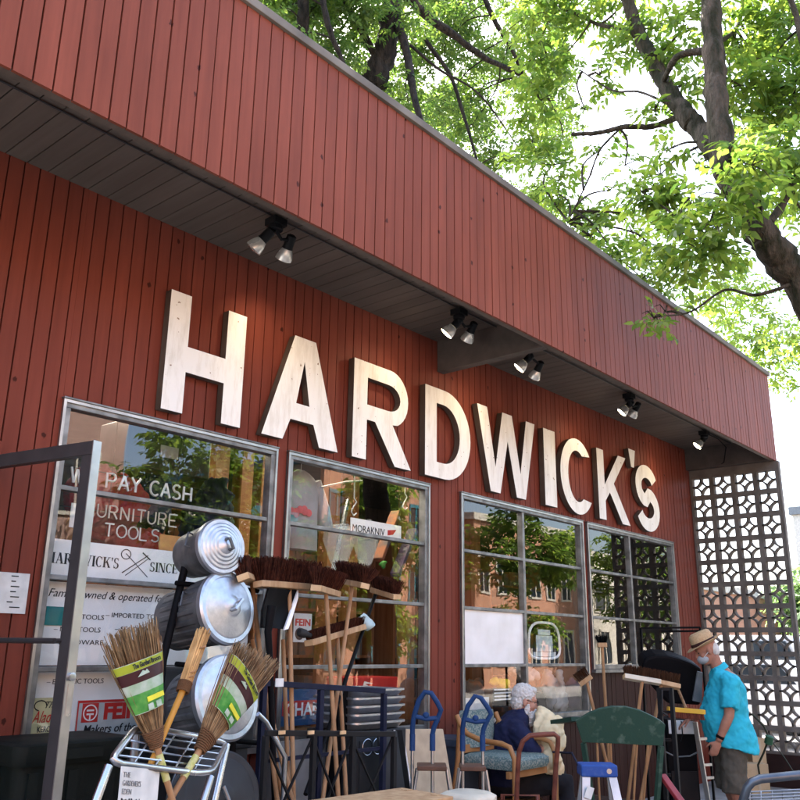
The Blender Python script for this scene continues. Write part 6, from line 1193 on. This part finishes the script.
for i, x in enumerate((6, 15, 21.5, 31, 42)): simple_tree(['young street tree across the road facing the neon sign', 'young street tree across the road facing the second window', 'full street tree across the road facing the third window', 'full street tree across the road facing the blank poster', 'farthest street tree across the road'][i], x, -10.4, 7.5 + (i % 2) * 1.2, 2.3, 34, 'leaf1', 60 + i, 'street trees across the road')
def block_building(name, label, x0, x1, y0, y1, h, m, cols, rows, wf='y0', ww=1.3, wh=1.7, trim='plaster', z1=1.0, extra=None):
    o = thing(name, label, 'building', ((x0 + x1) / 2, (y0 + y1) / 2, -.05)); MB().b2((x0, y0, -.3), (x1, y1, h)).build('wall', m, o)
    MB().b2((x0 - .15, y0 - .15, h + .002), (x1 + .15, y1 + .15, h + .35)).build('cornice', trim, o)
    yf = y1
    for r in range(rows):
        for c in range(cols):
            cx = x0 + (c + .5) * (x1 - x0) / cols; z = z1 + r * (h - z1) / rows
            f = MB(); f.b2((cx - ww / 2 - .09, yf - .02, z - .1), (cx + ww / 2 + .09, yf + .05, z)); f.b2((cx - ww / 2 - .09, yf - .02, z + wh), (cx + ww / 2 + .09, yf + .06, z + wh + .15)); f.b2((cx - .04, yf, z), (cx + .04, yf + .04, z + wh)); f.b2((cx - ww / 2 - .09, yf, z), (cx - ww / 2, yf + .05, z + wh)); f.b2((cx + ww / 2, yf, z), (cx + ww / 2 + .09, yf + .05, z + wh)); w = f.build('window', trim, o)
            MB().b2((cx - ww / 2, yf + .002, z), (cx + ww / 2, yf + .012, z + wh)).build('pane', 'wglass', w)
    return o
block_building('brick_building', 'pinkish brick building across the road facing the first window', 2, 14, -24, -13.5, 9.5, 'brick2', 4, 2)
block_building('dark_building', 'low dark trimmed building across the road', 15.5, 21, -24, -13.5, 6.0, 'plaster', 2, 1, trim='teal_trim')
block_building('brick_building', 'long orange brick building across the road facing the third window', 22.5, 30.5, -25, -13.5, 8.6, 'brick', 5, 3, trim='teal_trim', ww=.8, wh=1.3)
block_building('brick_building', 'lower orange brick building with pale trim across the road', 32.2, 41, -25, -13.5, 7.4, 'brick', 6, 2, ww=.8, wh=1.5)
block_building('plaster_building', 'pale plastered building across the road facing the last window', 43, 60, -26, -13.5, 6.6, 'plaster', 6, 2)
block_building('brick_building', 'orange brick building at the near end across the road', -20, 0, -24, -13.5, 8, 'brick', 5, 2)
o = thing('brick_garage', 'low red brick garage seen through the holes of the breeze block screen', 'building', (33, 14, 0)); MB().b2((29, 11.6, -.1), (40, 20, 3.7)).build('wall', 'brick', o); MB().b2((28.9, 11.5, 3.702), (40.1, 20.1, 3.95)).build('roof_edge', 'plaster', o); MB().b2((28.96, 12.6, .0), (28.995, 15.2, 2.3)).build('garage_door', 'greyd', o)
o = thing('distant_building', 'pale distant building low on the horizon right of the screen', 'building', (70, 12, 0)); MB().b2((70, 8, -.1), (82, 20, 12)).build('wall', 'plaster', o); MB().b2((69.8, 7.8, 12.002), (82.2, 20.2, 12.6)).build('roof_edge', 'greyp', o)
mbw = MB(); 
for k in range(4):
    for j in range(3): mbw.b2((69.96, 9 + k * 2.6, 2 + j * 3.4), (69.99, 10.4 + k * 2.6, 3.8 + j * 3.4))
mbw.build('windows_front', 'wglass', o)
def car(label, x, y, m, h=1.5, van=False, band=None):
    o = thing('parked_car' if not van else 'parked_van', label, 'car' if not van else 'van', (x, y, -.0), 'vehicles parked beyond the screen')
    pr = [(-2.2, .35), (-2.25, .75), (-1.9, .95), (-1.2, 1.02), (-.6, h), (1.0, h), (1.9, .98), (2.2, .92), (2.25, .4)] if not van else [(-2.4, .35), (-2.45, 1.0), (-2.0, 1.25), (-1.5, h), (2.4, h), (2.45, .4)]
    n = len(pr); mb = MB(); w = .88
    mb.loft([[V((x + s * w * (.92 if z > 1.1 else 1), y + a, z)) for a, z in pr] for s in (-1, 1)]); mb.build('body', m, o, bevel=.06)
    mb = MB(); q = [(-.95, 1.0), (-.58, h - .08), (.95, h - .08), (1.5, 1.0)] if not van else [(-1.75, 1.25), (-1.45, h - .12), (-.7, h - .12), (-.7, 1.25)]
    mb.add([(x - w * .975 - .012, y + a, z) for a, z in q] + [(x - w * .93, y + a, z) for a, z in q], [(0, 1, 2, 3), (7, 6, 5, 4), (0, 4, 5, 1), (1, 5, 6, 2), (2, 6, 7, 3), (3, 7, 4, 0)]); mb.build('side_window', 'wglass', o)
    if band: MB().b2((x - w - .02, y - 2.0, .95), (x - w + .01, y + 2.3, 1.28)).build('band', band, o)
    for a in (-1.4, 1.4):
        for s in (-1, 1): mb = MB(); mb.lathe([(.2, -.1), (.32, -.1), (.34, -.05), (.34, .05), (.32, .1), (.2, .1)], (x + s * (w - .09), y + a, .33), (1, 0, 0), 20); wl = mb.build('wheel', 'tyre', o, smooth=40); mb = MB(); mb.lathe([(.19, -.08), (.19, .105)], (x + s * (w - .09), y + a, .33), (s, 0, 0), 16); mb.build('rim', 'alu', wl)
car('white parked van with a blue band seen through the screen', 20.5, 7.5, 'carwhite', 2.0, True, 'blueband'); car('white parked car low behind the screen', 17.6, 5.9, 'carwhite'); car('red parked car beyond the right end of the screen', 23.5, 4.9, 'carred')
# ================================================================ LIGHT, SKY, CAMERA
SUN = V((.28, .74, 1.02)).normalized()
el = math.asin(SUN.z); az = math.atan2(SUN.x, SUN.y)
sl = bpy.data.lights.new('sun', 'SUN'); sl.energy = 4.2; sl.angle = math.radians(.5); sl.color = (1, .95, .86)
so = bpy.data.objects.new('sun', sl); COL.objects.link(so); so.rotation_euler = SUN.to_track_quat('Z', 'Y').to_euler()
w = bpy.data.worlds.new('World'); scn.world = w; w.use_nodes = True; nt = w.node_tree; bg = nt.nodes['Background']
sk = nt.nodes.new('ShaderNodeTexSky'); sk.sky_type = 'NISHITA'; sk.sun_disc = False; sk.sun_elevation = el; sk.sun_rotation = az; sk.air_density = 1.; sk.dust_density = 4.; sk.ozone_density = .8
nt.links.new(sk.outputs[0], bg.inputs['Color']); bg.inputs['Strength'].default_value = .15
cam = bpy.data.cameras.new('camera'); co = bpy.data.objects.new('camera', cam); COL.objects.link(co); scn.camera = co
cam.sensor_width = 36; cam.lens = F / 800 * 36; cam.clip_start = .05; cam.clip_end = 2000
mw = Matrix.Identity(4)
for i in range(3): mw[i][0] = RC[i][0]; mw[i][1] = -RC[i][1]; mw[i][2] = -RC[i][2]; mw[i][3] = CAMP[i]
co.matrix_world = mw
vs = scn.view_settings; vs.view_transform = 'Standard'; vs.look = 'None'; vs.exposure = 2.8; vs.gamma = 1; vs.use_curve_mapping = False
scn.cycles.max_bounces = 8; scn.cycles.transparent_max_bounces = 16; scn.cycles.use_denoising = True
scn.cycles.sample_clamp_indirect = 8
